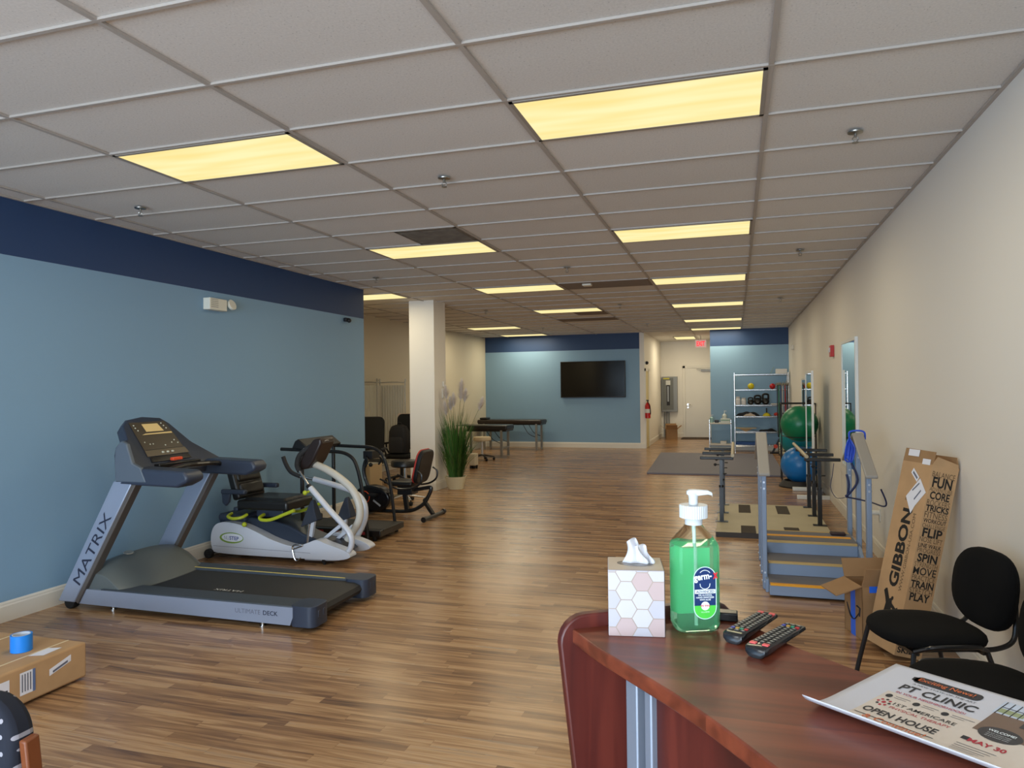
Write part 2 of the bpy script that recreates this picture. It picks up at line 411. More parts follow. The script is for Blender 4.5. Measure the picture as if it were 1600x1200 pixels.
# ---------------------------------------------------------------- ceiling lights
EM = bpy.data.materials.new('lit_diffuser'); EM.use_nodes = True; nt = EM.node_tree; l = nt.links.new
for n in list(nt.nodes): nt.nodes.remove(n)
out = N(nt, 'ShaderNodeOutputMaterial'); em = N(nt, 'ShaderNodeEmission'); l(em.outputs[0], out.inputs[0])
tc = N(nt, 'ShaderNodeTexCoord'); mp = N(nt, 'ShaderNodeMapping'); mp.inputs['Scale'].default_value = (1.2, 9, 1); l(tc.outputs['Object'], mp.inputs[0])
ns = N(nt, 'ShaderNodeTexNoise'); ns.inputs['Scale'].default_value = 1.0; ns.inputs['Detail'].default_value = 1; l(mp.outputs[0], ns.inputs['Vector'])
rp = N(nt, 'ShaderNodeValToRGB'); l(ns.outputs[0], rp.inputs[0]); rp.color_ramp.elements[0].position = 0.3; rp.color_ramp.elements[0].color = lin((248, 226, 150))+(1,); rp.color_ramp.elements[1].position = 0.62; rp.color_ramp.elements[1].color = lin((255, 240, 180))+(1,)
l(rp.outputs[0], em.inputs[0]); em.inputs[1].default_value = 1.03
FRM = mat('light_frame_paint', (150, 142, 132), rough=0.5)
def ceiling_light(i, j, label, w=1.2192, d=0.6096, pos=None, power=26, parts=True):
    x, y = pos if pos else (XA+1.2192*i+0.6096, YB+0.6096*j+0.3048)
    t = thing('ceiling_light', label, 'ceiling light', (x, y, CH), 'lit troffers in the ceiling grid')
    hx, hy = w/2-0.012, d/2-0.012
    mb = MB()
    for lo, hi in (((-hx, -hy), (hx, -hy+0.02)), ((-hx, hy-0.02), (hx, hy)), ((-hx, -hy), (-hx+0.02, hy)), ((hx-0.02, -hy), (hx, hy))):
        mb.box((x+lo[0], y+lo[1], CH-0.004), (x+hi[0], y+hi[1], CH+0.01))
    mb.build('frame', FRM, t)
    MB().box((x-hx+0.02, y-hy+0.02, CH-0.002), (x+hx-0.02, y+hy-0.02, CH+0.009)).build('diffuser', EM, t)
    a = area('lamp_glow', (0, 0, -0.02), (0, 0, 0), w-0.1, d-0.1, power, (1.0, 0.87, 0.62)); a.parent = t
    return t
LW = 15
for j, lab in ((1, 'nearest and largest lit ceiling panel of the right row'), (6, 'second lit ceiling panel from the front in the right row'), (11, 'third lit ceiling panel from the front in the right row'), (16, 'fourth lit ceiling panel in the right row, beside a sprinkler'), (21, 'fifth lit ceiling panel in the right row, second from the back'), (25, 'last lit ceiling panel of the right row, against the blue shelf wall')):
    ceiling_light(-1, j, lab, power=LW if j < 20 else 20)
for j, lab in ((1, 'large lit ceiling panel nearest the left blue wall'), (6, 'lit ceiling panel beside the stained air vent'), (11, 'third lit ceiling panel of the middle row, right of the column top'), (16, 'last lit ceiling panel of the middle row')):
    ceiling_light(-3, j, lab, power=LW)
for j, lab in ((11, 'lit ceiling panel half hidden behind the end of the left blue wall'), (21, 'lit ceiling panel in the alcove row, second from the back'), (25, 'lit ceiling panel right above the television wall, glowing on the navy band')):
    ceiling_light(-5, j, lab, power=LW if j < 20 else 24)
ceiling_light(0, 0, 'small white lit ceiling panel of the hallway by the exit sign', w=0.62, d=1.2, pos=(-1.38, 21.4), power=26)

# unseen troffers added behind the camera as fill for the counter and right wall
for i in (-1, -3):
    for j in (-7, -11):
        t = ceiling_light(i, j, None, power=26)
        for k in ('label', 'category', 'group'):
            if k in t: del t[k]
        t['kind'] = 'structure'
        for c in kids(t):
            if c.type == 'LIGHT': c.data.color = (0.92, 0.96, 1.0)

# sprinklers
SPM = mat('sprinkler_chrome', (150, 148, 142), rough=0.3, metal=1.0)
sp = None
for (x, y), lab in zip([(-4.27, 4.37), (-1.82, 4.42), (0.65, 4.37), (-4.25, 8.07), (-1.85, 8.19), (0.655, 8.02), (0.70, 12.25), (-1.85, 12.2), (-4.25, 12.2), (-1.85, 16.2), (-4.25, 16.2)],
    ['ceiling sprinkler near the left blue wall, beside the big lit panel', 'ceiling sprinkler in the middle tiles between the two front lit panels', 'ceiling sprinkler nearest the right wall at the front', 'ceiling sprinkler high above the end of the left blue wall', 'ceiling sprinkler between the second lit panels of both rows', 'ceiling sprinkler by the right wall above the hanging mirror', 'small far ceiling sprinkler by the right wall', 'far ceiling sprinkler between the third and fourth lit panels', 'far ceiling sprinkler right of the column top', 'tiny farthest ceiling sprinkler right of the middle row', 'tiny farthest ceiling sprinkler above the television wall']):
    if sp is None:
        sp = thing('sprinkler', lab, 'sprinkler', (0, 0, 0), 'ceiling fire sprinklers')
        MB().lathe([(0.042, 0), (0.04, -0.006), (0.012, -0.012)], seg=18).build('collar', SPM, sp)
        mb = MB(); mb.cyl((0, 0, -0.01), (0, 0, -0.03), 0.008, seg=10); mb.tube(spl([(0.008, 0, -0.028), (0.016, 0, -0.042), (0, 0, -0.058)], 4), 0.003, 6); mb.tube(spl([(-0.008, 0, -0.028), (-0.016, 0, -0.042), (0, 0, -0.058)], 4), 0.003, 6)
        mb.lathe([(0.018, -0.058), (0.018, -0.061)], seg=14); mb.build('spray_head', SPM, sp)
        sp.location = (x, y, CH); tree = {q: kids(q) for q in [sp]+kids(sp)}
    else: dup(sp, (x, y, CH), label=lab, tree=tree)

# air vents and return grilles
VM = mat('dusty_vent_metal', (112, 104, 94), rough=0.7, noise=0.35, nscale=9); VB = mat('brown_vent_metal', (118, 104, 90), rough=0.7)
def vent(x0, x1, y0, y1, m, lab, slats):
    t = thing('ceiling_vent', lab, 'vent', ((x0+x1)/2, (y0+y1)/2, CH))
    mb = MB(); mb.box((x0, y0, CH-0.002), (x1, y0+0.03, CH+0.01)); mb.box((x0, y1-0.03, CH-0.002), (x1, y1, CH+0.01)); mb.box((x0, y0, CH-0.002), (x0+0.03, y1, CH+0.01)); mb.box((x1-0.03, y0, CH-0.002), (x1, y1, CH+0.01)); mb.build('frame', m, t)
    mb = MB(); n = slats
    for k in range(n):
        y = y0+0.03+(y1-y0-0.06)*(k+0.5)/n; h = (y1-y0-0.06)/n
        mb.bar((x0+0.03, y, CH+0.003), (x1-0.03, y, CH+0.003), h*0.9, 0.004, up=(0, 0.35, 1))
    mb.build('louvre', m, t)
g = 0.6096
vent(XA-2.5*2*g+0.012, XA-2*2*g-0.012, YB+5*g+0.012, YB+6*g-0.012, VM, 'square air vent streaked with dust next to a lit panel', 9)
vent(XA-2*2*g+0.012, XA-2*g-0.012, YB+11*g+0.012, YB+12*g-0.012, VB, 'long brown return grille between the third lit panels', 12)
vent(XA-3*2*g+0.012, XA-2*2*g-0.012, YB+19*g+0.012, YB+20*g-0.012, VB, 'long brown return grille near the television wall', 12)
vent(XA-2.5*2*g+0.012, XA-2*2*g-0.012, YB+17*g+0.012, YB+18*g-0.012, VB, 'short brown return grille behind the last middle lit panel', 9)
mb = MB(); mb.box((-1.95, 9.52, CH-0.03), (-1.83, 9.64, CH+0.002)); mb.build('smoke_detector', mat('offwhite_plastic', (225, 220, 205), rough=0.5), at=(-1.89, 9.58, CH), bevel=0.008, label='small white sensor box on the brown return grille', cat='smoke detector')

# ================================================================ LEFT SIDE
SILV = mat('silver_blue_paint', (150, 160, 180), rough=0.32, metal=0.35)
NAVY = mat('navy_grey_plastic', (48, 56, 72), rough=0.42)
HOOD = mat('grey_green_plastic', (88, 94, 94), rough=0.4)
BELT = mat('rubber_belt', (40, 40, 42), rough=0.6, bump=0.3, bscale=400)
RUB = mat('black_rubber', (18, 18, 19), rough=0.7)
INK = mat('dark_ink', (34, 40, 60), rough=0.5)
YEL = mat('yellow_strip', (214, 190, 96), rough=0.5)
BLK = mat('black_metal', (20, 20, 22), rough=0.35, coat=0.2)
LTH = mat('black_vinyl', (26, 25, 25), rough=0.33, bump=0.2, bscale=120)
# ---- treadmill by the wall
t = thing('treadmill', 'large silver and grey treadmill with console against the blue wall', 'treadmill', (-3.8, 4.6, 0))
for nm, y0, y1, s in (('upright', 4.13, 4.21, 1), ('upright', 4.95, 5.03, -1)):
    mb = MB(); mb.use(SILV).prism([(-4.83, 0.055), (-4.675, 0.055), (-4.125, 0.96), (-4.30, 0.96)], 'y', y0, y1)
    if s == 1:
        d = Vector((0.175, 0, 0)).lerp(Vector((0, 0, 0)), 1); a = Vector((-4.70, 0, 0.13)); b = Vector((-4.20, 0, 0.96)); dr = Vector((0.505, 0, 0.863)).normalized(); up = Vector((-dr.z, 0, dr.x))
        mb.use(INK).text('MATRIX', Vector((-4.50, 4.1285, 0.46)), dr, up, 0.075, 0.60)
    mb.build(nm, None, t, bevel=0.008)
    mb = MB(); mb.bar((-4.66, (y0+y1)/2, 0.055), (-4.105, (y0+y1)/2, 0.97), 0.07, 0.035, up=(1, 0, 0)); mb.build('upright_trim', mat('bronze_grey_trim', (84, 78, 74), rough=0.4), t, bevel=0.005)
for y0, y1, s in ((4.15, 4.33, 1), (4.87, 5.03, -1)):
    mb = MB(); mb.use(SILV).prism([(-4.66, 0.045), (-4.64, 0.155), (-2.80, 0.155), (-2.85, 0.035)], 'y', y0 if s > 0 else y1-0.03, y0+0.03 if s > 0 else y1)
    if s > 0:
        mb.use(mat('pale_grey_ink', (108, 112, 126))).text('ULTIMATE', (-3.18, 4.1485, 0.105), (1, 0, 0), (0, 0, 1), 0.030, 0.20)
        mb.use(INK).text('DECK', (-3.0, 4.1485, 0.105), (1, 0, 0), (0, 0, 1), 0.030, 0.115, bold=0.012)
    mb.build('side_rail', None, t, bevel=0.004)
    mb = MB(); mb.box((-4.45, y0+0.001, 0.12), (-2.82, y1, 0.164)); mb.build('foot_rail', mat('dark_slate_plastic', (62, 68, 76), rough=0.45), t, bevel=0.006)
    mb = MB(); mb.prism(rrect(0.19, 0.2, 0.05, cx=-2.76, cy=(y0+y1)/2 + (0.004 if s > 0 else -0.004)), 'z', 0.03, 0.168)
    for k in (-0.03, 0.03): mb.box((-2.668, (y0+y1)/2+k-0.012, 0.09), (-2.662, (y0+y1)/2+k+0.012, 0.135))
    mb.build('end_cap', NAVY, t, bevel=0.008)
mb = MB(); mb.box((-4.3, 4.875, 0.1645), (-2.86, 4.884, 0.167)); mb.build('accent_strip', YEL, t)
mb = MB(); mb.loft([[(x, y, z) for x, z in [(-4.45, 0.06), (-4.45, 0.146), (-2.76, 0.146), (-2.715, 0.13), (-2.70, 0.1), (-2.715, 0.07), (-2.76, 0.055)]] for y in (4.335, 4.865)])
mb.mats = [BELT]; mb.mats.append(mat('white_print', (200, 200, 196))); mb.mi = 1; mb.text('MATRIX', (-3.55, 4.42, 0.1475), (-1, 0, 0), (0, -1, 0), 0.035, 0.24)
mb.build('running_belt', None, t)
mb = MB(); rings = []
for k in range(13):
    f = k/12; y = 4.17 + f*0.84; a = math.sin(PI*min(1, max(0, f)))**0.45 if 0 < f < 1 else 0
    h = 0.03 + 0.10*a; e = -4.28 + 0.08*a
    rings.append([(-4.70, y, 0.05), (-4.70, y, 0.19), (-4.62, y, 0.22+h*0.85), (-4.50, y, 0.235+h), (-4.42, y, 0.225+h*0.8), (e, y, 0.15), (e, y, 0.05)])
mb.loft(rings); hd = mb.build('motor_hood', HOOD, t, bevel=0.004, angle=50)
mb = MB(); mb.lathe([(0.03, 0), (0.027, 0.004)], c=(0, 0, 0), M=Matrix.Translation((-4.46, 4.42, 0.372)) @ Matrix.Rotation(0.3, 4, 'Y') @ Matrix.Diagonal((1.0, 1.5, 1, 1))); mb.build('emblem', mat('satin_badge', (150, 152, 150), rough=0.3, metal=0.6), hd)
for y in (4.17, 4.98): mb = MB(); mb.cyl((-4.735, y-0.03, 0.048), (-4.735, y+0.03, 0.048), 0.047, seg=24); mb.build('wheel', RUB, t, bevel=0.006)
for x, y in ((-4.4, 4.22), (-3.09, 4.19), (-3.09, 4.96)): mb = MB(); mb.cyl((x, y, 0), (x, y, 0.045), 0.012); mb.cyl((x, y, 0), (x, y, 0.008), 0.022); mb.build('levelling_foot', CHROME, t)
# console
mb = MB(); rings = []
for y, zt, xt, xb in ((4.13, 1.19, -4.22, -4.12), (4.17, 1.235, -4.25, -4.14), (4.26, 1.25, -4.29, -4.16), (4.33, 1.345, -4.40, -4.17), (4.40, 1.385, -4.44, -4.175), (4.57, 1.405, -4.455, -4.175), (4.74, 1.39, -4.445, -4.175), (4.80, 1.35, -4.42, -4.17), (4.90, 1.20, -4.30, -4.16), (5.03, 1.06, -4.2, -4.12)):
    rings.append([(-4.275, y, 0.95), (xt-0.07, y, zt-0.05), (xt-0.02, y, zt), (xt, y, zt-0.005), (xb, y, 1.055), (-4.10, y, 1.0), (-4.12, y, 0.95)])
mb.loft(rings); mb.build('console_shell', NAVY, t, bevel=0.006, angle=60)
def cf(y, s, o=0.004):   # point on the sloping console face: s 0 bottom..1 top
    return Vector((-4.175 - 0.268*s, y, 1.06 + 0.325*s)) + Vector((0.77, 0, 0.63))*o
yd = (cf(4.5, 1)-cf(4.5, 0)).normalized()
mb = MB()
mb.use(mat('console_brown_panel', (70, 62, 50), rough=0.35)).poly([cf(4.37, 0.30), cf(4.77, 0.30), cf(4.75, 0.93), cf(4.39, 0.93)])
mb.use(mat('console_taupe_panel', (92, 82, 66), rough=0.4)).poly([cf(4.36, 0.155, 0.005), cf(4.79, 0.155, 0.005), cf(4.78, 0.29, 0.005), cf(4.37, 0.29, 0.005)])
mb.use(mat('gloss_black', (10, 10, 14), rough=0.15)).poly([cf(4.37, 0.03, 0.005), cf(4.78, 0.03, 0.005), cf(4.77, 0.14, 0.005), cf(4.38, 0.14, 0.005)])
mb.use(mat('lcd_cream', (226, 200, 140), rough=0.35)).poly([cf(4.50, 0.70, 0.006), cf(4.68, 0.70, 0.006), cf(4.66, 0.88, 0.006), cf(4.50, 0.88, 0.006)])
mb.poly([cf(4.44, 0.635, 0.006), cf(4.75, 0.635, 0.006), cf(4.75, 0.67, 0.006), cf(4.48, 0.66, 0.006)])
mb.use(mat('silver_button', (200, 204, 190), rough=0.3))
for k in range(3): mb.ball(cf(4.53+0.05*k, 0.22), 0.013, 10, (1, 1, 0.7))
random.seed(4)
for y, s in ((4.42, .86), (4.42, .8), (4.43, .74), (4.70, .88), (4.71, .82), (4.72, .76), (4.46, .42), (4.49, .42), (4.60, .37), (4.68, .42), (4.72, .47), (4.74, .40), (4.42, .47)): mb.ball(cf(y, s), 0.006, 8)
mb.build('control_panel', None, t, flatshade=False)
mb = MB(); mb.bar((-4.13, 4.36, 1.045), (-4.13, 4.8, 1.045), 0.05, 0.03); mb.bar(cf(4.58, 0.0, 0.035)-Vector((0, .05, 0)), cf(4.58, 0.0, 0.035)+Vector((0, .05, 0)), 0.035, 0.025)
mb.mats = [BLK, mat('red_clip', (226, 84, 50), rough=0.4)]; 
for f in list(mb.bm.faces)[6:]: f.material_index = 1
mb.build('stop_key', None, t, bevel=0.006)
mb = MB(); mb.prism([(-4.275, 0.955), (-4.28, 1.10), (-4.27, 1.2), (-4.22, 1.25), (-4.17, 1.23), (-4.12, 1.09), (-4.05, 1.06), (-4.0, 0.955)], 'y', 4.12, 4.155); mb.build('side_shroud', mat('slate_plastic', (84, 94, 106), rough=0.45), t, bevel=0.008)
for y0, y1 in ((4.12, 4.30), (4.86, 5.03)):
    mb = MB(); mb.prism([(-4.26, 0.935), (-4.12, 1.055), (-3.68, 1.04), (-3.645, 1.0), (-3.655, 0.965), (-3.74, 0.925)], 'y', y0+0.005, y1); mb.build('hand_rail', NAVY, t, bevel=0.02, bseg=3)
mb = MB(); mb.tube(spl([(-3.98, 4.28, 1.01), (-3.99, 4.38, 1.03), (-4.03, 4.58, 1.035), (-3.99, 4.78, 1.03), (-3.98, 4.9, 1.01)], 5), 0.02, 10); mb.build('front_grip', BLK, t)

# ---- recumbent stepper
WHT = mat('pale_grey_enamel', (196, 200, 210), rough=0.3, coat=0.3); WHT2 = mat('cream_grey_enamel', (190, 186, 176), rough=0.35)
LIME = mat('lime_plastic', (176, 186, 44), rough=0.4); INKB = mat('blue_ink', (44, 62, 140), rough=0.5); INKG = mat('green_ink', (120, 150, 60), rough=0.5)
t = thing('recumbent_stepper', 'white recumbent stepper with black seat and yellow-green bars behind the treadmill', 'stepper', (-4.1, 6.0, 0))
body = spl([(-4.845, 0.22, 0), (-4.835, 0.10, 0), (-4.76, 0.05, 0), (-4.2, 0.045, 0), (-3.69, 0.05, 0), (-3.45, 0.055, 0), (-3.34, 0.09, 0), (-3.39, 0.14, 0), (-3.58, 0.195, 0), (-3.69, 0.225, 0), (-3.79, 0.19, 0), (-3.93, 0.155, 0), (-4.15, 0.20, 0), (-4.32, 0.265, 0), (-4.50, 0.325, 0), (-4.66, 0.348, 0), (-4.79, 0.32, 0)], 4, closed=True)
body = [(p.x, p.y) for p in body]
for y0, y1 in ((5.79, 5.90), (6.16, 6.27)):
    mb = MB(); mb.use(WHT).prism(body, 'y', y0, y1)
    if y0 < 6:
        c = Vector((-4.61, 5.7885, 0.20)); E1 = [c + Vector((0.135*math.cos(a), 0, 0.052*math.sin(a))) for a in [2*PI*k/28 for k in range(28)]]; E2 = [c + Vector((0.008+0.12*math.cos(a), -0.0006, 0.003+0.040*math.sin(a))) for a in [2*PI*k/28 for k in range(28)]]
        mb.use(INKG).poly(E1); mb.use(mat('logo_white', (214, 218, 226), rough=0.4)).poly(E2)
        mb.use(mat('grey_ink', (150, 156, 170))).text('NU', c+Vector((-0.055, -0.0012, 0)), (1, 0, -0.03), (0, 0, 1), 0.036, 0.055)
        mb.use(INKB).text('STEP', c+Vector((0.03, -0.0012, -0.002)), (1, 0, -0.03), (0, 0, 1), 0.036, 0.105, bold=0.02)
        mb.use(mat('seam_grey', (130, 134, 146))).poly([Vector((-4.82, 5.7888, 0.118)), Vector((-3.75, 5.7888, 0.105)), Vector((-3.75, 5.7888, 0.101)), Vector((-4.82, 5.7888, 0.114))])
    mb.build('side_cover', None, t, bevel=0.012, bseg=3, angle=45)
mb = MB(); mb.prism([(-4.82, 0.08), (-4.85, 0.3), (-4.83, 0.40), (-4.74, 0.425), (-4.50, 0.38), (-4.25, 0.36), (-4.05, 0.32), (-3.9, 0.25), (-3.75, 0.20), (-3.55, 0.17), (-3.45, 0.10)], 'y', 5.905, 6.155); mb.build('base_cover', mat('blue_black_plastic', (44, 52, 66), rough=0.35), t, bevel=0.015, bseg=3)
mb = MB(); mb.box((-4.82, 5.85, 0.34), (-4.5, 6.2, 0.415)); mb.build('rear_shroud', NAVY, t, bevel=0.03, bseg=3)
for y in (5.76, 6.29): mb = MB(); mb.cyl((-4.845, y-0.02, 0.045), (-4.845, y+0.02, 0.045), 0.045, seg=24); mb.build('wheel', RUB, t, bevel=0.006)
mb = MB(); mb.cyl((-4.845, 5.76, 0.045), (-4.845, 6.29, 0.045), 0.012); mb.build('axle', BLK, t); mb = MB(); mb.cyl((-3.62, 5.8, 0.035), (-3.62, 6.26, 0.035), 0.018)
for y in (5.82, 6.24): mb.cyl((-3.62, y, 0), (-3.62, y, 0.04), 0.012)
mb.build('front_foot_bar', BLK, t)
mb = MB(); mb.box((-4.56, 5.80, 0.47), (-4.0, 6.24, 0.56)); mb.box((-4.5, 5.84, 0.54), (-4.05, 6.2, 0.585)); mb.build('seat', LTH, t, bevel=0.035, bseg=4)
M = Matrix.Translation((-4.56, 6.02, 0.56)) @ Matrix.Rotation(-0.28, 4, 'Y')
mb = MB(); mb.box((-0.06, -0.2, 0.0), (0.03, 0.2, 0.33), M); mb.box((0.0, -0.17, 0.03), (0.055, 0.17, 0.15), M); mb.box((0.0, -0.17, 0.16), (0.05, 0.17, 0.3), M); mb.build('backrest', LTH, t, bevel=0.025, bseg=3)
mb = MB(); mb.box((-4.45, 5.95, 0.38), (-4.15, 6.1, 0.48)); mb.bar((-4.62, 5.86, 0.46), (-4.62, 6.18, 0.46), 0.05, 0.04); mb.build('seat_post', NAVY, t, bevel=0.01)
for y in (5.77, 6.27):
    mb = MB(); mb.box((-4.70, y-0.02, 0.62), (-4.43, y+0.03, 0.665)); mb.prism([(-4.71, 0.66), (-4.60, 0.66), (-4.62, 0.54), (-4.66, 0.50), (-4.70, 0.53)], 'y', y, y+0.03); mb.build('armrest', NAVY, t, bevel=0.012)
mb = MB(); mb.tube(spl([(-4.31, 5.88, 0.42), (-4.30, 5.80, 0.405), (-4.26, 5.78, 0.388), (-4.16, 5.78, 0.395), (-4.0, 5.78, 0.455), (-3.91, 5.78, 0.49)], 5), 0.016, 10); mb.build('seat_lever', LIME, t); mb = MB(); mb.tube(spl([(-4.66, 5.86, 0.42), (-4.64, 5.78, 0.405), (-4.57, 5.76, 0.39), (-4.49, 5.78, 0.40), (-4.47, 5.84, 0.42)], 5), 0.015, 10); mb.build('seat_lever', LIME, t); mb = MB()
mb.tube(spl([(-4.31, 6.18, 0.42), (-4.26, 6.28, 0.388), (-4.16, 6.28, 0.395), (-4.0, 6.28, 0.455), (-3.91, 6.28, 0.49)], 5), 0.016, 10); mb.build('seat_lever', LIME, t)
mb = MB(); mb.ball((-4.46, 5.785, 0.335), 0.024, 14); mb.build('knob', LIME, t)
def yy(pts, y): return [(p[0], y, p[1]) for p in pts]
a1 = [(-3.77, 0.70), (-3.66, 0.59), (-3.55, 0.48), (-3.44, 0.38), (-3.375, 0.31), (-3.345, 0.235), (-3.365, 0.15), (-3.45, 0.075), (-3.62, 0.055), (-3.82, 0.05)]
mb = MB(); mb.tube(spl(yy(a1, 5.83), 4), 0.030, 12, flat=0.85); mb.build('side_frame', WHT, t)
a2 = [(-3.87, 0.905), (-3.70, 0.84), (-3.55, 0.753), (-3.434, 0.652), (-3.37, 0.52), (-3.37, 0.40), (-3.42, 0.30), (-3.50, 0.19)]
mb = MB(); mb.tube(spl(yy(a2, 6.02), 4), 0.038, 12, flat=0.9); mb.build('centre_frame', WHT2, t)
a3 = [(-4.03, 0.713), (-3.758, 0.65), (-3.58, 0.595), (-3.48, 0.505), (-3.46, 0.385), (-3.49, 0.28), (-3.56, 0.15)]
mb = MB(); mb.tube(spl(yy(a3, 6.3), 4), 0.028, 12); mb.build('side_frame', WHT, t)
mb = MB(); mb.cyl((-3.77, 5.83, 0.69), (-3.92, 5.88, 0.85), 0.013); mb.build('handle_rod', CHROME, t); mb = MB(); mb.cyl((-4.03, 6.3, 0.71), (-4.20, 6.3, 0.735), 0.013); mb.build('handle_rod', CHROME, t)
mb = MB(); mb.cyl((-3.80, 5.845, 0.715), (-3.765, 5.83, 0.68), 0.024); mb.build('rod_clamp', DARK, t)
mb = MB(); mb.tube(spl([(-3.915, 5.88, 0.84), (-3.955, 5.9, 0.90), (-3.94, 5.93, 0.99), (-3.84, 5.96, 1.07)], 5), 0.024, 12); mb.build('hand_grip', mat('foam_grip', (44, 44, 46), rough=0.8), t)
mb = MB(); mb.tube(spl([(-4.385, 6.3, 0.93), (-4.35, 6.3, 0.85), (-4.292, 6.3, 0.775), (-4.19, 6.3, 0.735)], 5), 0.021, 12); mb.build('hand_grip', MC['foam_grip'], t)
mb = MB(); mb.ball((-3.80, 5.79, 0.655), 0.022, 12); mb.cyl((-3.78, 5.80, 0.66), (-3.77, 5.83, 0.67), 0.01); mb.build('knob', LIME, t)
mb = MB(); mb.use(mat('dark_brown_plastic', (42, 32, 30), rough=0.35)).prism([(-3.80, 1.135), (-3.72, 1.15), (-3.71, 1.10), (-3.80, 0.93), (-3.86, 0.86), (-3.96, 0.84), (-3.95, 0.92), (-3.88, 1.05)], 'y', 5.93, 6.17); mb.build('console', None, t, bevel=0.02, bseg=3)
mb = MB(); mb.prism([(-4.0, 0.835), (-3.97, 0.84), (-3.96, 0.93), (-3.89, 1.055), (-3.925, 1.05), (-3.985, 0.94)], 'y', 5.95, 6.15); mb.build('console_face', WHT, t, bevel=0.008)
c = Vector((-3.735, 6.03, 1.10)); M = Matrix.Translation(c) @ Matrix.Rotation(0.6, 4, 'Y')
mb = MB(); mb.tube([M @ Vector((0.006, 0.055*math.cos(a), 0.032*math.sin(a))) for a in [2*PI*k/20 for k in range(20)]], 0.004, 6, closed=True); mb.build('console_logo', mat('logo_silver', (170, 168, 166), rough=0.4), t)
for x, y in ((-3.83, 5.95), (-3.60, 6.18)):
    mb = MB(); mb.loft([[(x-0.12+0.02, y-0.05, 0.31), (x+0.08, y-0.05, 0.38), (x+0.08, y+0.06, 0.38), (x-0.10, y+0.06, 0.31)], [(x-0.04, y-0.045, 0.46), (x+0.05, y-0.045, 0.48), (x+0.05, y+0.05, 0.48), (x-0.04, y+0.05, 0.46)], [(x-0.005, y-0.02, 0.56), (x+0.025, y-0.02, 0.57), (x+0.025, y+0.02, 0.57), (x-0.005, y+0.02, 0.56)]]); mb.build('foot_pedal', mat('charcoal_fabric', (44, 50, 62), rough=0.8), t, bevel=0.01)
mb = MB(); mb.bar((-3.80, 5.93, 0.37), (-3.84, 5.93, 0.17), 0.035, 0.03); mb.build('pedal_arm', WHT, t); mb = MB(); mb.bar((-3.59, 6.15, 0.38), (-3.62, 6.15, 0.17), 0.035, 0.03); mb.build('pedal_arm', WHT, t); mb = MB(); mb.bar((-3.74, 5.98, 0.18), (-3.52, 5.98, 0.35), 0.03, 0.03); mb.build('pedal_arm', WHT, t); mb = MB(); mb.bar((-3.66, 6.1, 0.17), (-3.48, 6.1, 0.31), 0.03, 0.03); mb.build('pedal_arm', WHT, t)
mb = MB(); mb.cyl((-3.765, 5.80, 0.37), (-3.80, 5.80, 0.10), 0.010); mb.build('pedal_rod', CHROME, t)
mb = MB(); mb.tube(spl([(-3.93, 5.775, 0.13), (-3.92, 5.77, 0.165), (-3.87, 5.77, 0.18), (-3.82, 5.775, 0.17)], 5)+spl([(-3.86, 5.77, 0.045), (-3.89, 5.77, 0.03), (-3.92, 5.77, 0.07), (-3.93, 5.775, 0.13)], 5)[::-1][:1], 0.007, 8); mb.tube(spl([(-3.93, 5.775, 0.13), (-3.91, 5.77, 0.06), (-3.88, 5.77, 0.028), (-3.84, 5.77, 0.06)], 5), 0.007, 8); mb.build('stirrup', CHROME, t)

# ---- small black treadmill
t = thing('treadmill', 'small black treadmill with long tube handrails behind the recumbent stepper', 'treadmill', (-4.15, 7.1, 0))
MB().box((-4.86, 6.83, 0.045), (-3.58, 7.40, 0.115)).build('deck', BLK, t, bevel=0.01)
mb = MB(); mb.box((-4.8, 6.89, 0.10), (-3.57, 7.34, 0.121)); mb.build('running_belt', mat('worn_belt', (52, 48, 44), rough=0.6), t, bevel=0.006)
mb = MB(); mb.box((-4.9, 6.82, 0.03), (-4.62, 7.41, 0.17)); mb.build('motor_hood', DARK, t, bevel=0.02, bseg=3)
for y, z0 in ((6.79, 0.0), (7.43, 0.0)):
    mb = MB(); mb.tube(spl(yy([(-3.70, z0), (-3.73, 0.28), (-3.77, 0.56), (-3.82, 0.77), (-3.88, 0.88), (-4.0, 0.935), (-4.2, 0.945), (-4.52, 0.955), (-4.75, 0.96)], y), 4), 0.019, 10); mb.build('hand_rail', BLK, t)
    mb = MB(); mb.cyl((-4.49, y, 0.0), (-4.49, y, 0.95), 0.021); mb.build('upright', BLK, t)
for k in range(3): mb = MB(); mb.box((-4.35+k*0.25, 6.825, 0.065), (-4.26+k*0.25, 6.831, 0.095)); mb.build('red_mark', mat('dull_red', (150, 40, 50), rough=0.5), t)
mb = MB(); mb.prism([(-4.60, 0.97), (-4.56, 1.05), (-4.52, 1.075), (-4.40, 0.985), (-4.42, 0.95)], 'y', 6.76, 7.46); mb.build('console', DARK, t, bevel=0.012)
for y in (6.86, 7.37): mb = MB(); mb.cyl((-3.66, y, 0), (-3.66, y, 0.05), 0.02); mb.build('foot', RUB, t); mb = MB(); mb.cyl((-4.7, y, 0), (-4.7, y, 0.04), 0.02); mb.build('foot', RUB, t)

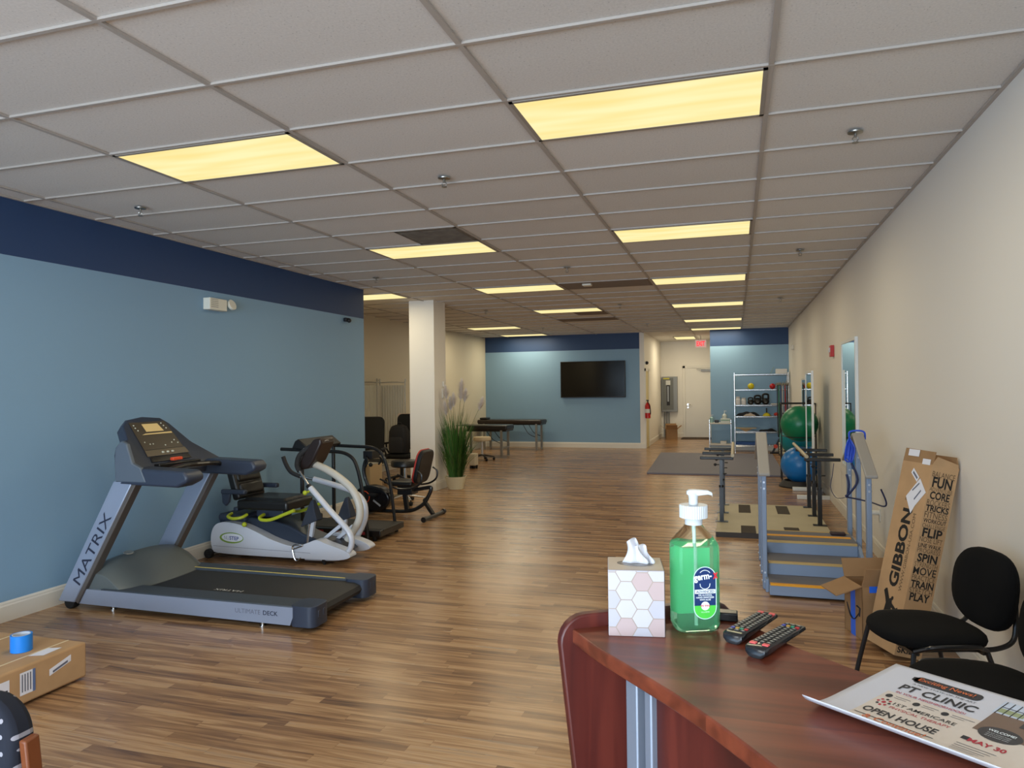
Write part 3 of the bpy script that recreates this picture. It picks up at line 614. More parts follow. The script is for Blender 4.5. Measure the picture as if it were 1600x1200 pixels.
# ---- recumbent exercise bike
t = thing('exercise_bike', 'black recumbent exercise bike with red-edged backrest near the column', 'exercise bike', (-4.1, 8.3, 0))
el = [(-4.42+0.24*math.cos(a)*(1+0.12*math.sin(a)), 0.215-0.02*math.cos(a)+0.165*math.sin(a)) for a in [2*PI*k/36 for k in range(36)]]
mb = MB(); mb.prism(el, 'y', 8.22, 8.38); hs = mb.build('flywheel_housing', mat('glossy_black', (18, 18, 22), rough=0.25), t, bevel=0.025, bseg=4, angle=50)
mb = MB(); mb.tube([(-4.53+0.075*math.cos(a), 8.215, 0.235+0.075*math.sin(a)) for a in [2*PI*k/28 for k in range(28)]], 0.006, 6, closed=True); mb.build('orange_ring', mat('orange_red', (206, 76, 40), rough=0.4), hs)
mb = MB(); mb.bar((-4.40, 8.214, 0.20), (-4.30, 8.214, 0.13), 0.004, 0.022); mb.build('brand_mark', mat('pale_print', (160, 164, 170)), hs)
mb = MB(); mb.tube(spl([(-4.49, 8.3, 0.32), (-4.555, 8.3, 0.46), (-4.575, 8.3, 0.58), (-4.54, 8.3, 0.70), (-4.46, 8.3, 0.76)], 5), 0.024, 10); mb.build('handlebar_post', BLK, t)
mb = MB(); mb.box((-4.53, 8.2, 0.72), (-4.40, 8.4, 0.82)); mb.tube(spl([(-4.46, 8.12, 0.62), (-4.42, 8.12, 0.70), (-4.48, 8.2, 0.75), (-4.48, 8.4, 0.75), (-4.42, 8.48, 0.70), (-4.46, 8.48, 0.62)], 4), 0.014, 8); mb.build('console', DARK, t, bevel=0.01)
mb = MB(); mb.ball((-4.46, 8.27, 0.64), 0.028, 12); mb.build('knob', DARK, t)
mb = MB(); mb.tube(spl([(-4.55, 8.3, 0.06), (-4.2, 8.3, 0.055), (-3.93, 8.3, 0.07), (-3.76, 8.3, 0.15), (-3.68, 8.3, 0.26), (-3.64, 8.3, 0.36), (-3.70, 8.3, 0.365), (-4.02, 8.3, 0.30)], 5), 0.024, 10); mb.bar((-3.97, 8.3, 0.07), (-4.01, 8.3, 0.36), 0.05, 0.05); mb.build('frame', BLK, t)
mb = MB(); mb.bar((-3.73, 8.3, 0.19), (-3.60, 8.26, 0.045), 0.04, 0.04); mb.cyl((-3.59, 7.97, 0.028), (-3.59, 8.56, 0.028), 0.024)
for y in (7.96, 8.57): mb.cyl((-3.59, y-0.02, 0.032), (-3.59, y+0.02, 0.032), 0.032)
mb.build('stabiliser', BLK, t); mb = MB(); mb.cyl((-4.5, 8.05, 0.028), (-4.5, 8.55, 0.028), 0.024)
for x, y in ((-4.5, 8.04), (-4.5, 8.56)): mb.cyl((x, y-0.02, 0.032), (x, y+0.02, 0.032), 0.032)
mb.build('stabiliser', BLK, t)
mb = MB(); mb.box((-4.15, 8.12, 0.395), (-3.82, 8.48, 0.455)); mb.build('seat', LTH, t, bevel=0.025, bseg=3)
M = Matrix.Translation((-3.79, 8.3, 0.43)) @ Matrix.Rotation(0.24, 4, 'Y')
bk = [(p[0], p[1]) for p in rrect(0.40, 0.42, 0.1, cx=0, cy=0.21)]
mb = MB(); mb.prism(bk, 'x', -0.03, 0.03, M); b_ = mb.build('backrest', DARK, t, bevel=0.015, bseg=2)
mb = MB(); mb.tube([M @ Vector((-0.032, p[0]*0.97, 0.21+(p[1]-0.21)*0.97)) for p in bk], 0.012, 8, closed=True); mb.build('piping', mat('red_piping', (176, 48, 40), rough=0.5), b_)
mb = MB(); mb.prism([(p[0]*0.9, 0.21+(p[1]-0.21)*0.9) for p in bk], 'x', -0.04, -0.028, M); mb.build('cushion', LTH, b_, bevel=0.006)
for y in (8.06, 8.54): mb = MB(); mb.tube(spl([(-3.72, y, 0.60), (-3.66, y, 0.55), (-3.68, y, 0.45), (-3.80, y, 0.385), (-4.0, y, 0.38), (-4.15, y, 0.46), (-4.22, y, 0.49)], 5), 0.012, 8); mb.build('side_handle', BLK, t)
mb = MB(); mb.box((-3.86, 8.2, 0.28), (-4.06, 8.4, 0.40)); mb.build('seat_carriage', BLK, t, bevel=0.01)
for y, x, z in ((8.14, -4.36, 0.28), (8.46, -4.5, 0.12)): mb = MB(); mb.box((x-0.05, y-0.045, z-0.012), (x+0.05, y+0.045, z+0.012)); mb.cyl((x, y, z), (x+ (0.04 if y < 8.3 else -0.04), 8.3, 0.2), 0.008); mb.build('pedal', DARK, t)

# ---- rolling stool beside the column
def rolling_stool(label, x, y, zs, r, th, topm, basem, bh, casters=True):
    t = thing('rolling_stool', label, 'stool', (x, y, 0))
    MB().lathe([(r*0.9, zs-th), (r, zs-th*0.8), (r, zs-th*0.25), (r*0.93, zs), (0.01, zs+0.004)], c=(x, y, 0), seg=32).build('seat', topm, t)
    mb = MB(); mb.cyl((x, y, 0.09), (x, y, zs-th), 0.024); mb.cyl((x, y, 0.08), (x, y, 0.3), 0.032); mb.build('gas_lift', CHROME, t)
    mb = MB()
    for k in range(5):
        a = 2*PI*k/5+0.4; mb.tube([(x, y, 0.12), (x+bh*math.cos(a), y+bh*math.sin(a), 0.075)], [0.022, 0.013], 8)
    mb.build('star_base', basem, t)
    for k in range(5):
        a = 2*PI*k/5+0.4; cx, cy = x+bh*math.cos(a), y+bh*math.sin(a)
        mb = MB(); mb.cyl((cx-0.02, cy, 0.028), (cx+0.02, cy, 0.028), 0.028, seg=14); mb.cyl((cx, cy, 0.03), (cx, cy, 0.075), 0.008, seg=8); mb.build('caster', RUB, t)
    return t
rolling_stool('black round rolling stool with chrome base in front of the white column', -4.45, 9.25, 0.60, 0.20, 0.09, LTH, CHROME, 0.27)
CRV = mat('cream_vinyl', (206, 190, 160), rough=0.45)
rolling_stool('cream round rolling stool with black base beside the near massage table', -5.42, 15.2, 0.52, 0.2, 0.09, CRV, DARK, 0.26)

# ---- alcove things
def office_chair(label, x, y, rz, group=None):
    t = thing('office_chair', label, 'office chair', (0, 0, 0))
    MB().box((-0.24, -0.25, 0.42), (0.24, 0.22, 0.50)).build('seat', mat('black_mesh_fabric', (12, 12, 12), rough=0.85), t, bevel=0.035, bseg=3)
    mb = MB(); M = Matrix.Translation((0, 0.26, 0.52)) @ Matrix.Rotation(-0.12, 4, 'X'); mb.prism(rrect(0.46, 0.62, 0.09, cx=0, cy=0.34), 'y', -0.02, 0.035, M); mb.build('backrest', MC['black_mesh_fabric'], t, bevel=0.015, bseg=2)
    for s in (-1, 1):
        mb = MB(); mb.box((s*0.28-0.03, -0.15, 0.66), (s*0.28+0.03, 0.12, 0.69)); mb.tube(spl([(s*0.28, -0.02, 0.66), (s*0.30, 0.05, 0.55), (s*0.22, 0.05, 0.46)], 4), 0.016, 8); mb.build('armrest', DARK, t, bevel=0.006)
    mb = MB(); mb.cyl((0, 0, 0.09), (0, 0, 0.42), 0.028)
    for k in range(5): a = 2*PI*k/5; mb.tube([(0, 0, 0.12), (0.28*math.cos(a), 0.28*math.sin(a), 0.075)], [0.025, 0.015], 8)
    mb.build('base', DARK, t)
    for k in range(5): a = 2*PI*k/5; mb = MB(); mb.cyl((0.28*math.cos(a)-0.02, 0.28*math.sin(a), 0.028), (0.28*math.cos(a)+0.02, 0.28*math.sin(a), 0.028), 0.028, seg=12); mb.cyl((0.28*math.cos(a), 0.28*math.sin(a), 0.03), (0.28*math.cos(a), 0.28*math.sin(a), 0.08), 0.008, seg=8); mb.build('caster', RUB, t)
    t.location = (x, y, 0); t.rotation_euler = (0, 0, rz)
    return t
office_chair('black high-backed office chair with mesh back at the end of the blue wall', -5.52, 10.1, 0.3)
office_chair('black office chair holding a black backpack behind the white column', -5.50, 11.3, 0.0)
t = thing('backpack', 'black backpack standing on the chair left of the white column', 'bag', (-5.50, 11.22, 0.51))
mb = MB(); mb.loft([[(x*w-5.50, y*w+11.22, z) for x, y in rrect(0.34, 0.2, 0.07)] for z, w in ((0.51, 1.0), (0.7, 1.06), (0.88, 1.0), (0.97, 0.75), (0.995, 0.35))]); b_ = mb.build('bag_body', mat('black_nylon', (24, 23, 26), rough=0.7), t, bevel=0.01)
mb = MB(); mb.loft([[(x*w-5.50, y*w+11.10, z) for x, y in rrect(0.26, 0.08, 0.03)] for z, w in ((0.53, 1.0), (0.65, 1.05), (0.76, 0.95), (0.79, 0.7))]); mb.build('front_pocket', mat('black_nylon_pocket', (32, 31, 34), rough=0.7), t)
mb = MB(); mb.tube(spl([(-5.54, 11.22, 0.985), (-5.52, 11.22, 1.03), (-5.47, 11.22, 1.03), (-5.45, 11.22, 0.985)], 4), 0.007, 8); mb.build('carry_handle', MC['black_nylon'], t)
mb = MB(); mb.box((-5.5, 9.25, 0), (-5.0, 9.62, 0.52)); mb.build('storage_cabinet', mat('beige_laminate', (176, 152, 116), rough=0.6), at=(-5.25, 9.43, 0), bevel=0.006, label='low beige cabinet tucked at the end of the blue wall', cat='cabinet')
mb = MB(); mb.box((-5.22, 9.30, 0.52), (-5.0, 9.5, 0.535)); mb.build('paper_stack', mat('grey_paper', (150, 146, 136), rough=0.8), at=(-5.11, 9.4, 0.52), label='thin grey stack of papers on the low beige cabinet', cat='papers')
# treatment bed with raised head
t = thing('treatment_bed', 'pale padded treatment bed with raised head behind the white column', 'bed', (-5.68, 13.2, 0))
PINK = mat('pale_pink_vinyl', (206, 184, 170), rough=0.5)
mb = MB(); mb.box((-6.0, 12.7, 0.72), (-5.35, 14.1, 0.82)); mb.build('mattress', PINK, t, bevel=0.03, bseg=3)
M = Matrix.Translation((-5.60, 12.6, 0.72)) @ Matrix.Rotation(-0.0, 4, 'Y')
mb = MB(); mb.bar((-5.68, 12.72, 0.84), (-5.68, 12.15, 1.12), 0.62, 0.09, up=(0, 0, 1)); mb.build('head_section', PINK, t, bevel=0.02, bseg=3)
for x in (-5.92, -5.43):
    for y in (12.8, 14.0): MB().cyl((x, y, 0), (x, y, 0.73), 0.022).build('leg', mat('grey_enamel', (150, 150, 146), rough=0.4), t)
mb = MB(); mb.bar((-5.68, 12.8, 0.7), (-5.68, 12.35, 0.98), 0.04, 0.04); mb.build('head_support', CHROME, t)
# privacy screen
t = thing('privacy_screen', 'grey pleated folding privacy screen against the far left wall', 'screen', (-6.3, 12.2, 0))
SF = mat('screen_frame_metal', (170, 168, 160), rough=0.35, metal=0.6); CF = mat('screen_cloth', (196, 194, 184), rough=0.9)
sx = [(-6.52, 11.65), (-6.30, 11.95), (-6.50, 12.45), (-6.12, 12.75)]
for (xa, ya), (xb, yb) in zip(sx, sx[1:]):
    a = Vector((xa, ya, 0)); b = Vector((xb, yb, 0)); n = Vector((-(yb-ya), xb-xa, 0)).normalized()
    p = MB()
    p.tube(spl([a+V(0,0,0.0), a+V(0,0,1.66), a.lerp(b, .04)+V(0,0,1.73), a.lerp(b, .96)+V(0,0,1.73), b+V(0,0,1.66), b], 3), 0.011, 8); p.bar(a+V(0,0,.15), b+V(0,0,.15), 0.014, 0.014)
    fr = p.build('panel_frame', SF, t)
    mb = MB(); mb.sheet(lambda u, v, a=a, b=b, n=n: a.lerp(b, 0.04+0.92*u) + n*0.012*math.sin(u*2*PI*9) + Vector((0, 0, 0.18+1.5*v)), 72, 6); mb.build('cloth', CF, fr, angle=80)
# massage tables
def massage_table(label, x0, x1, y0, y1, z, th, padm):
    t = thing('massage_table', label, 'massage table', ((x0+x1)/2, (y0+y1)/2, 0), 'massage tables by the television wall')
    MB().box((x0, y0, z-th), (x1, y1, z)).build('padded_top', padm, t, bevel=0.03, bseg=3)
    MB().box((x0+0.02, y0+0.02, z-th-0.03), (x1-0.02, y1-0.02, z-th+0.01)).build('under_frame', BLK, t)
    G = mat('aluminium_leg', (150, 150, 146), rough=0.35, metal=0.7)
    for x in (x0+0.18, x1-0.14):
        for y in (y0+0.04, y1-0.04): mb = MB(); mb.bar((x, y, 0.012), (x, y, z-th), 0.05, 0.05); mb.cyl((x, y, 0), (x, y, 0.02), 0.03); mb.build('leg', G, t)
        mb = MB(); mb.bar((x, y0+0.04, 0.22), (x, y1-0.04, 0.22), 0.03, 0.03); mb.build('cross_bar', G, t)
    for y in (y0+0.05, y1-0.05):
        mb = MB(); mb.tube(spl([(x1-0.16, y, 0.33), (x1-0.35, y, 0.42), (x1-0.5, y, z-th-0.02)], 6), 0.008, 8); mb.build('brace', DARK, t)
    return t
massage_table('long dark brown massage table directly below the television wall', -6.5, -4.76, 17.85, 18.45, 0.775, 0.10, mat('dark_brown_vinyl', (44, 36, 32), rough=0.35))
massage_table('black massage table standing in front of the brown one, behind the tall grass', -6.28, -5.02, 15.75, 16.35, 0.745, 0.115, mat('black_vinyl_pad', (30, 28, 28), rough=0.35))
MB().box((-6.45, 17.9, 0.776), (-6.25, 18.2, 0.83)).build('bolster_pillow', LTH, at=(-6.35, 18.05, 0.776), bevel=0.02, label='small black cushion on the far massage table', cat='cushion')
# wheeled base of the equipment behind the grass
t = thing('therapy_cart', 'pale narrow wheeled therapy cart just behind the tall grass', 'cart', (-5.0, 13.6, 0))
MB().box((-5.10, 13.5, 0.06), (-4.96, 13.68, 0.30)).build('cart_body', mat('cream_enamel', (196, 186, 166), rough=0.5), t, bevel=0.02)
for x in (-5.07, -4.99):
    for y in (13.53, 13.65): mb = MB(); mb.cyl((x-0.015, y, 0.03), (x+0.015, y, 0.03), 0.03, seg=14); mb.build('caster', RUB, t)

# ---- potted pampas grass
t = thing('potted_grass', 'tall artificial pampas grass with white plumes in a cream pot by the column', 'potted plant', (-4.285, 10.74, 0))
px, py = -4.285, 10.74
MB().lathe([(0.11, 0), (0.118, 0.004), (0.172, 0.195), (0.176, 0.205), (0.165, 0.205), (0.155, 0.17), (0.0, 0.165)], c=(px, py, 0)).build('pot', mat('cream_pot', (214, 204, 172), rough=0.5), t)
random.seed(11); mb = MB(); g1 = mat('grass_green', (62, 112, 40), rough=0.5); g2 = mat('grass_dark', (34, 74, 30), rough=0.5); g3 = mat('grass_olive', (96, 112, 60), rough=0.6)
for k in range(760):
    a = random.uniform(0, 2*PI); r0 = 0.10*math.sqrt(random.random()); h = random.uniform(0.55, 1.12) if k % 4 else random.uniform(0.95, 1.35)
    sp_ = random.uniform(0.05, 0.30)*(1.25 if h < 0.8 else 1); a2 = a+random.uniform(-0.5, 0.5)
    p0 = Vector((px+r0*math.cos(a), py+r0*math.sin(a), 0.16)); tip = p0+Vector((sp_*math.cos(a2), sp_*math.sin(a2), h-0.16)); mid = (p0+tip)/2+Vector((0, 0, 0.05))-Vector((math.cos(a2), math.sin(a2), 0))*sp_*0.12
    if tip.x < -4.50: tip.x = -4.50+0.03*random.random()
    mid.x = max(mid.x, -4.51)
    w = Vector((-math.sin(a2+0.6), math.cos(a2+0.6), 0))*random.uniform(0.0025, 0.005)
    pts = [p0, p0.lerp(mid, .5)*0.5+p0.lerp(mid, .5)*0.5, mid, mid.lerp(tip, .55)+Vector((math.cos(a2), math.sin(a2), 0))*(-0.015), tip]
    mb.use((g1, g2, g1, g3, g2)[k % 5])
    L = [mb.bm.verts.new(p-w*f) for p, f in zip(pts[:-1], (1, 1.1, 1, 0.7))]; R = [mb.bm.verts.new(p+w*f) for p, f in zip(pts[:-1], (1, 1.1, 1, 0.7))]; T = mb.bm.verts.new(pts[-1])
    for i in range(3): mb._f([L[i], R[i], R[i+1], L[i+1]])
    mb._f([L[3], R[3], T])
mb.build('grass_blades', None, t, recalc=False, angle=80)
PL = mat('plume_white', (226, 218, 212), rough=0.95); ST = mat('stem_olive', (110, 108, 66), rough=0.7)
for k, (u, z) in enumerate([(-0.12, 1.52), (0.11, 1.62), (0.15, 1.47), (0.0, 1.40), (-0.07, 1.34), (0.40, 1.33), (-0.13, 1.27), (0.1, 1.50)]):
    dx = u*0.95; dy = u*0.28 + (k % 3-1)*0.05
    top = Vector((px+dx, py+dy, z)); 
    mb = MB(); bs = Vector((px+dx*0.15, py+dy*0.2, 0.18)); ax = (top-(bs.lerp(top, 0.6))).normalized()
    mb.use(ST).tube(spl([bs, bs.lerp(top, .5)+V(-dx*0.15, 0, 0.05), top], 5), 0.003, 5)
    mb.use(PL); L = 0.19
    for q in range(420):
        s_ = random.random(); a = random.uniform(0, 2*PI); r = 0.07*math.sin(PI*min(1, s_*0.85+0.12))*random.uniform(.4, 1.1)
        c0 = top + ax*(s_-0.5)*L; e = c0 + ax*0.03 + Vector((r*math.cos(a), r*math.sin(a), 0.01)); w = Vector((-math.sin(a), math.cos(a), 0))*0.0035
        mb.poly([c0-w, c0+w, e+(0.5*(e-c0))])
    mb.build('plume', None, t, recalc=False)
MB().box((-4.53, 10.80, 1.45), (-4.51, 10.90, 1.60)).build('thermostat', mat('white_plastic', (214, 210, 200), rough=0.5), at=(-4.53, 10.85, 1.45), bevel=0.004, label='white thermostat box on the side of the column', cat='thermostat')
MB().box((-4.53, 10.83, 1.63), (-4.505, 10.89, 1.72)).build('wall_sensor', MC['white_plastic'], at=(-4.53, 10.86, 1.63), bevel=0.006, label='small white sensor above the thermostat on the column', cat='sensor')

# ---- left wall fittings
t = thing('emergency_light', 'white emergency light with a round lamp head on the left blue wall', 'emergency light', (XL, 5.95, 2.42))
MB().box((XL, 5.80, 2.395), (XL+0.08, 6.05, 2.51)).build('housing', mat('offwhite_plastic2', (220, 218, 204), rough=0.5), t, bevel=0.006)
mb = MB(); mb.cyl((XL+0.03, 6.05, 2.455), (XL+0.03, 6.075, 2.455), 0.018); mb.lathe([(0.02, 0), (0.05, 0.02), (0.055, 0.045), (0.05, 0.05)], M=Matrix.Translation((XL+0.045, 6.12, 2.455)) @ Matrix.Rotation(1.2, 4, 'Y')); mb.build('lamp_head', MC['offwhite_plastic2'], t)
mb = MB(); [mb.box((XL+0.0805, 5.82, 2.42+0.018*k), (XL+0.082, 5.92, 2.426+0.018*k)) for k in range(5)]; mb.build('vent_slots', mat('slot_grey', (150, 150, 146)), t)
t = thing('wall_camera', 'small black camera high near the end of the left blue wall', 'camera', (XL, 8.47, 2.53))
MB().box((XL, 8.42, 2.50), (XL+0.05, 8.52, 2.55)).build('mount', DARK, t, bevel=0.01); mb = MB(); mb.ball((XL+0.06, 8.47, 2.515), 0.03, 16); mb.build('lens_ball', DARK, t)

# ================================================================ FAR END
t = thing('television', 'large black flat television hanging on the far blue wall', 'television', (-3.595, BY, 1.8))
MB().box((-4.46, BY-0.075, 1.325), (-2.73, BY-0.03, 2.285)).build('case', mat('tv_case', (14, 14, 15), rough=0.4), t, bevel=0.008)
MB().box((-4.44, BY-0.077, 1.35), (-2.75, BY-0.0745, 2.27)).build('screen', mat('tv_screen', (4, 4, 5), rough=0.12), t)
MB().box((-3.8, BY-0.03, 1.6), (-3.4, BY, 2.0)).build('wall_bracket', DARK, t)
# hall
t = thing('electrical_panel', 'grey metal electrical panel on the hallway end wall', 'electrical panel', (-2.0, HY, 1.35))
PG = mat('panel_grey', (132, 134, 134), rough=0.45, metal=0.3)
MB().box((-2.22, HY-0.14, 0.80), (-1.74, HY, 1.90)).build('cabinet', PG, t, bevel=0.006)
MB().box((-2.19, HY-0.15, 0.86), (-1.86, HY-0.14, 1.86)).build('door', mat('panel_dark_grey', (104, 106, 104), rough=0.5), t)
mb = MB(); mb.use(mat('breaker_black', (34, 34, 38), rough=0.5)).box((-2.07, HY-0.155, 1.0), (-1.97, HY-0.15, 1.72)); mb.use(mat('breaker_grey', (150, 156, 164), rough=0.5)).box((-2.045, HY-0.16, 1.12), (-2.0, HY-0.155, 1.6)); mb.build('breaker_row', None, t)
mb = MB(); mb.box((-2.09, HY-0.16, 1.64), (-1.95, HY-0.154, 1.78)); mb.build('sticker', mat('sticker_white', (200, 200, 196)), t); mb = MB(); mb.box((-2.17, HY-0.154, 1.82), (-1.98, HY-0.1505, 1.86)); mb.build('sticker', mat('sticker_yellow', (200, 190, 60)), t)
for k in range(3): mb = MB(); mb.cyl((-2.15+0.07*k, HY-0.04, 0.0), (-2.15+0.07*k, HY-0.04, 0.81), 0.02); mb.build('conduit', PG, t)
KR = mat('kraft_cardboard', (178, 142, 102), rough=0.75, noise=0.12, nscale=6); KRD = mat('kraft_cardboard_dark', (150, 116, 80), rough=0.8, noise=0.12, nscale=6)
def open_box(name, label, cx, cy, w, d, h, rz, m, flaps=(0.6, 0.9, 0.5, 0.8), th=0.006, extra=None, fl=0.5):
    t = thing(name, label, 'box', (cx, cy, 0)); M = Matrix.Translation((cx, cy, 0)) @ Matrix.Rotation(rz, 4, 'Z')
    mb = MB(); mb.box((-w/2, -d/2, 0.001), (w/2, d/2, th), M)
    for lo, hi in (((-w/2, -d/2, 0), (w/2, -d/2+th, h)), ((-w/2, d/2-th, 0), (w/2, d/2, h)), ((-w/2, -d/2, 0), (-w/2+th, d/2, h)), ((w/2-th, -d/2, 0), (w/2, d/2, h))): mb.box(lo, hi, M)
    mb.build('body', m, t)
    for i, (a, sx, sy, L) in enumerate(((flaps[0], 0, -1, w), (flaps[1], 0, 1, w), (flaps[2], -1, 0, d), (flaps[3], 1, 0, d))):
        q = MB(); F = (d if sx == 0 else w)*fl; px_, py_ = sx*w/2, sy*d/2
        n = Vector((sx, sy, 0)); tt = Vector((-sy, sx, 0))
        e = n*F*math.cos(a) + Vector((0, 0, F*math.sin(a))); o = Vector((px_, py_, h)); k = Vector((0, 0, 0)) ; nn = e.cross(tt).normalized()*th
        A = [o-tt*L/2, o+tt*L/2, o+tt*L*0.47+e, o-tt*L*0.47+e]
        q.loft([[M @ p for p in A], [M @ (p+nn) for p in A]]); q.build('flap', m, t)
    if extra: extra(t, M)
    return t
open_box('cardboard_box', 'small open cardboard box on the floor under the electrical panel', -1.88, 22.35, 0.34, 0.34, 0.3, 0.15, KRD, flaps=(0.9, 1.2, 0.6, 0.7))
t = thing('fire_extinguisher', 'red fire extinguisher hanging at the hallway corner', 'fire extinguisher', (HX+0.09, 18.95, 0.8))
mb = MB(); mb.lathe([(0.06, 0.78), (0.07, 0.79), (0.07, 1.10), (0.055, 1.15), (0.022, 1.18), (0.02, 1.2)], c=(HX+0.08, 18.80, 0), seg=20); mb.build('cylinder', mat('extinguisher_red', (180, 24, 26), rough=0.3), t)
mb = MB(); mb.cyl((HX+0.08, 18.8, 1.19), (HX+0.08, 18.8, 1.24), 0.018); mb.box((HX+0.05, 18.72, 1.23), (HX+0.11, 18.82, 1.255)); mb.build('valve', DARK, t)
mb = MB(); mb.tube(spl([(HX+0.08, 18.77, 1.21), (HX+0.14, 18.74, 1.1), (HX+0.155, 18.76, 0.95), (HX+0.15, 18.78, 0.88)], 4), 0.01, 8); mb.build('hose', RUB, t)
mb = MB(); mb.lathe([(0.0712, 0.92), (0.0712, 1.02)], c=(HX+0.08, 18.80, 0), seg=20, cap=False); mb.build('label_band', mat('label_white', (205, 205, 198)), t)
t = thing('wall_camera', 'small black camera ball on the hallway corner above the extinguisher', 'camera', (HX, 18.95, 2.2))
mb = MB(); mb.ball((HX+0.06, 18.9, 2.21), 0.045, 16); mb.build('lens_ball', DARK, t); mb = MB(); mb.box((HX, 18.87, 2.18), (HX+0.03, 18.93, 2.25)); mb.build('mount', MC['white_plastic'], t)
t = thing('exit_sign', 'white exit sign with glowing red letters hanging over the hallway', 'exit sign', (-0.9, 20.5, 2.86))
MB().box((-1.045, 20.48, 2.655), (-0.755, 20.52, 2.865)).build('housing', mat('exit_white', (232, 214, 210), rough=0.5, emit=(255, 190, 185), estr=0.25), t, bevel=0.006)
mb = MB(); mb.cyl((-0.9, 20.5, 2.86), (-0.9, 20.5, CH), 0.012); mb.build('canopy_stem', MC['white_plastic'], t)
mb = MB(); mb.text('EXIT', (-0.9, 20.478, 2.76), (1, 0, 0), (0, 0, 1), 0.13, 0.22, bold=0.03); mb.build('letters', mat('exit_red', (230, 40, 50), rough=0.5, emit=(255, 40, 55), estr=1.2), t)
MB().box((-1.6, 22.25, 0), (-0.62, 23.05, 0.012)).build('doormat', mat('dark_brown_mat', (66, 52, 42), rough=0.95), at=(-1.1, 22.6, 0), bevel=0.004, label='dark brown doormat in front of the hallway door', cat='mat')
MB().prism([(-1.57, 13.32), (0.80, 13.32), (0.78, 17.45), (-1.72, 17.45)], 'z', 0.001, 0.03).build('exercise_mat', mat('grey_mat', (108, 106, 118), rough=0.7), at=(-0.4, 15.4, 0), bevel=0.004, label='large grey rectangular exercise mat on the wood floor', cat='mat')

# chrome wire shelf
t = thing('wire_shelf', 'tall chrome wire shelving unit against the right blue wall', 'shelf', (0.58, 18.4, 0))
SX0, SX1, SY0, SY1 = -0.03, 1.19, 18.2, 18.62
for x in (SX0, SX1):
    for y in (SY0, SY1): mb = MB(); mb.cyl((x, y, 0), (x, y, 1.90), 0.0125, seg=10); mb.build('post', CHROME, t)
LEV = (0.16, 0.485, 0.855, 1.13, 1.50, 1.865)
for z in LEV:
    mb = MB()
    for zz in (z-0.004, z-0.03): mb.tube([(SX0, SY0, zz), (SX1, SY0, zz), (SX1, SY1, zz), (SX0, SY1, zz)], 0.004, 6, closed=True)
    for k in range(5): y = SY0+(SY1-SY0)*(k+.5)/5; mb.bar((SX0, y, z-0.012), (SX1, y, z-0.012), 0.005, 0.005)
    for k in range(31): x = SX0+(SX1-SX0)*(k+.5)/31; mb.bar((x, SY0, z-0.004), (x, SY1, z-0.004), 0.004, 0.004)
    for k in range(20): x = SX0+(SX1-SX0)*(k+.5)/20; mb.bar((x, SY0, z-0.004), (x+0.03, SY0, z-0.03), 0.004, 0.004)
    mb.build('shelf_rack', CHROME, t)
def onshelf(z): return z+0.0005
def ball1(lab, c, r, col, grp=None, name='exercise_ball', rough=0.35):
    mb = MB(); mb.ball(c, r, 28); return mb.build(name, mat('ball_%d_%d_%d' % col, col, rough=rough), at=(c[0], c[1], c[2]-r), label=lab, cat='ball', group=grp)
ball1('small yellow ball on the upper shelf of the wire rack', (0.35, 18.3, 1.5+0.075), 0.075, (206, 190, 30), name='medicine_ball')
ball1('small red ball on the upper shelf of the wire rack', (0.84, 18.3, 1.5+0.068), 0.068, (176, 26, 34), name='medicine_ball')
MB().box((0.92, 18.28, 1.866), (1.17, 18.5, 1.98)).build('white_carton', mat('white_card', (226, 224, 220), rough=0.6), at=(1.05, 18.4, 1.866), bevel=0.004, label='white carton on the top right of the wire rack', cat='box')
mb = MB(); mb.bar((0.80, 18.35, 1.868), (0.87, 18.35, 2.03), 0.09, 0.012); mb.build('clear_folder', mat('pale_green_plastic', (150, 176, 160), rough=0.2, alpha=0.7), at=(0.83, 18.35, 1.866), label='pale clear plastic sheet leaning on the top shelf', cat='folder')
MB().box((0.22, 18.28, 1.5005), (0.27, 18.34, 1.53)).build('spray_can_lid', mat('grey_bits', (150, 150, 144), rough=0.5), at=(0.245, 18.31, 1.5), bevel=0.005, label='tiny grey gadget left of the yellow ball', cat='gadget')
def kettle(lab, x, y, w, h, rr):
    t = thing('kettlebell', lab, 'kettlebell', (x, y, 1.131), 'black kettlebells on the wire rack')
    MB().ball((x, y, 1.131+w*0.46), w*0.5, 24, (1.04, 0.9, 0.94)).build('bell', mat('black_iron', (18, 18, 18), rough=0.5), t)
    mb = MB(); mb.tube(spl([(x-w*0.36, y, 1.131+w*0.72), (x-w*0.36, y, 1.131+h*0.9), (x-w*0.15, y, 1.131+h), (x+w*0.15, y, 1.131+h), (x+w*0.36, y, 1.131+h*0.9), (x+w*0.36, y, 1.131+w*0.72)], 4), rr, 8); mb.build('handle', MC['black_iron'], t)
    mb = MB(); mb.cyl((x, y-w*0.43, 1.131+w*0.42), (x, y-w*0.405, 1.131+w*0.42), w*0.16, seg=16); mb.build('weight_mark', mat('grey_disc', (130, 128, 118)), t)
kettle('smallest black kettlebell, leftmost of the row on the wire rack', 0.34, 18.33, 0.135, 0.165, 0.016)
kettle('middle wide black kettlebell on the wire rack', 0.50, 18.33, 0.18, 0.215, 0.022)
kettle('tallest black kettlebell, rightmost of the row on the wire rack', 0.68, 18.33, 0.17, 0.25, 0.024)
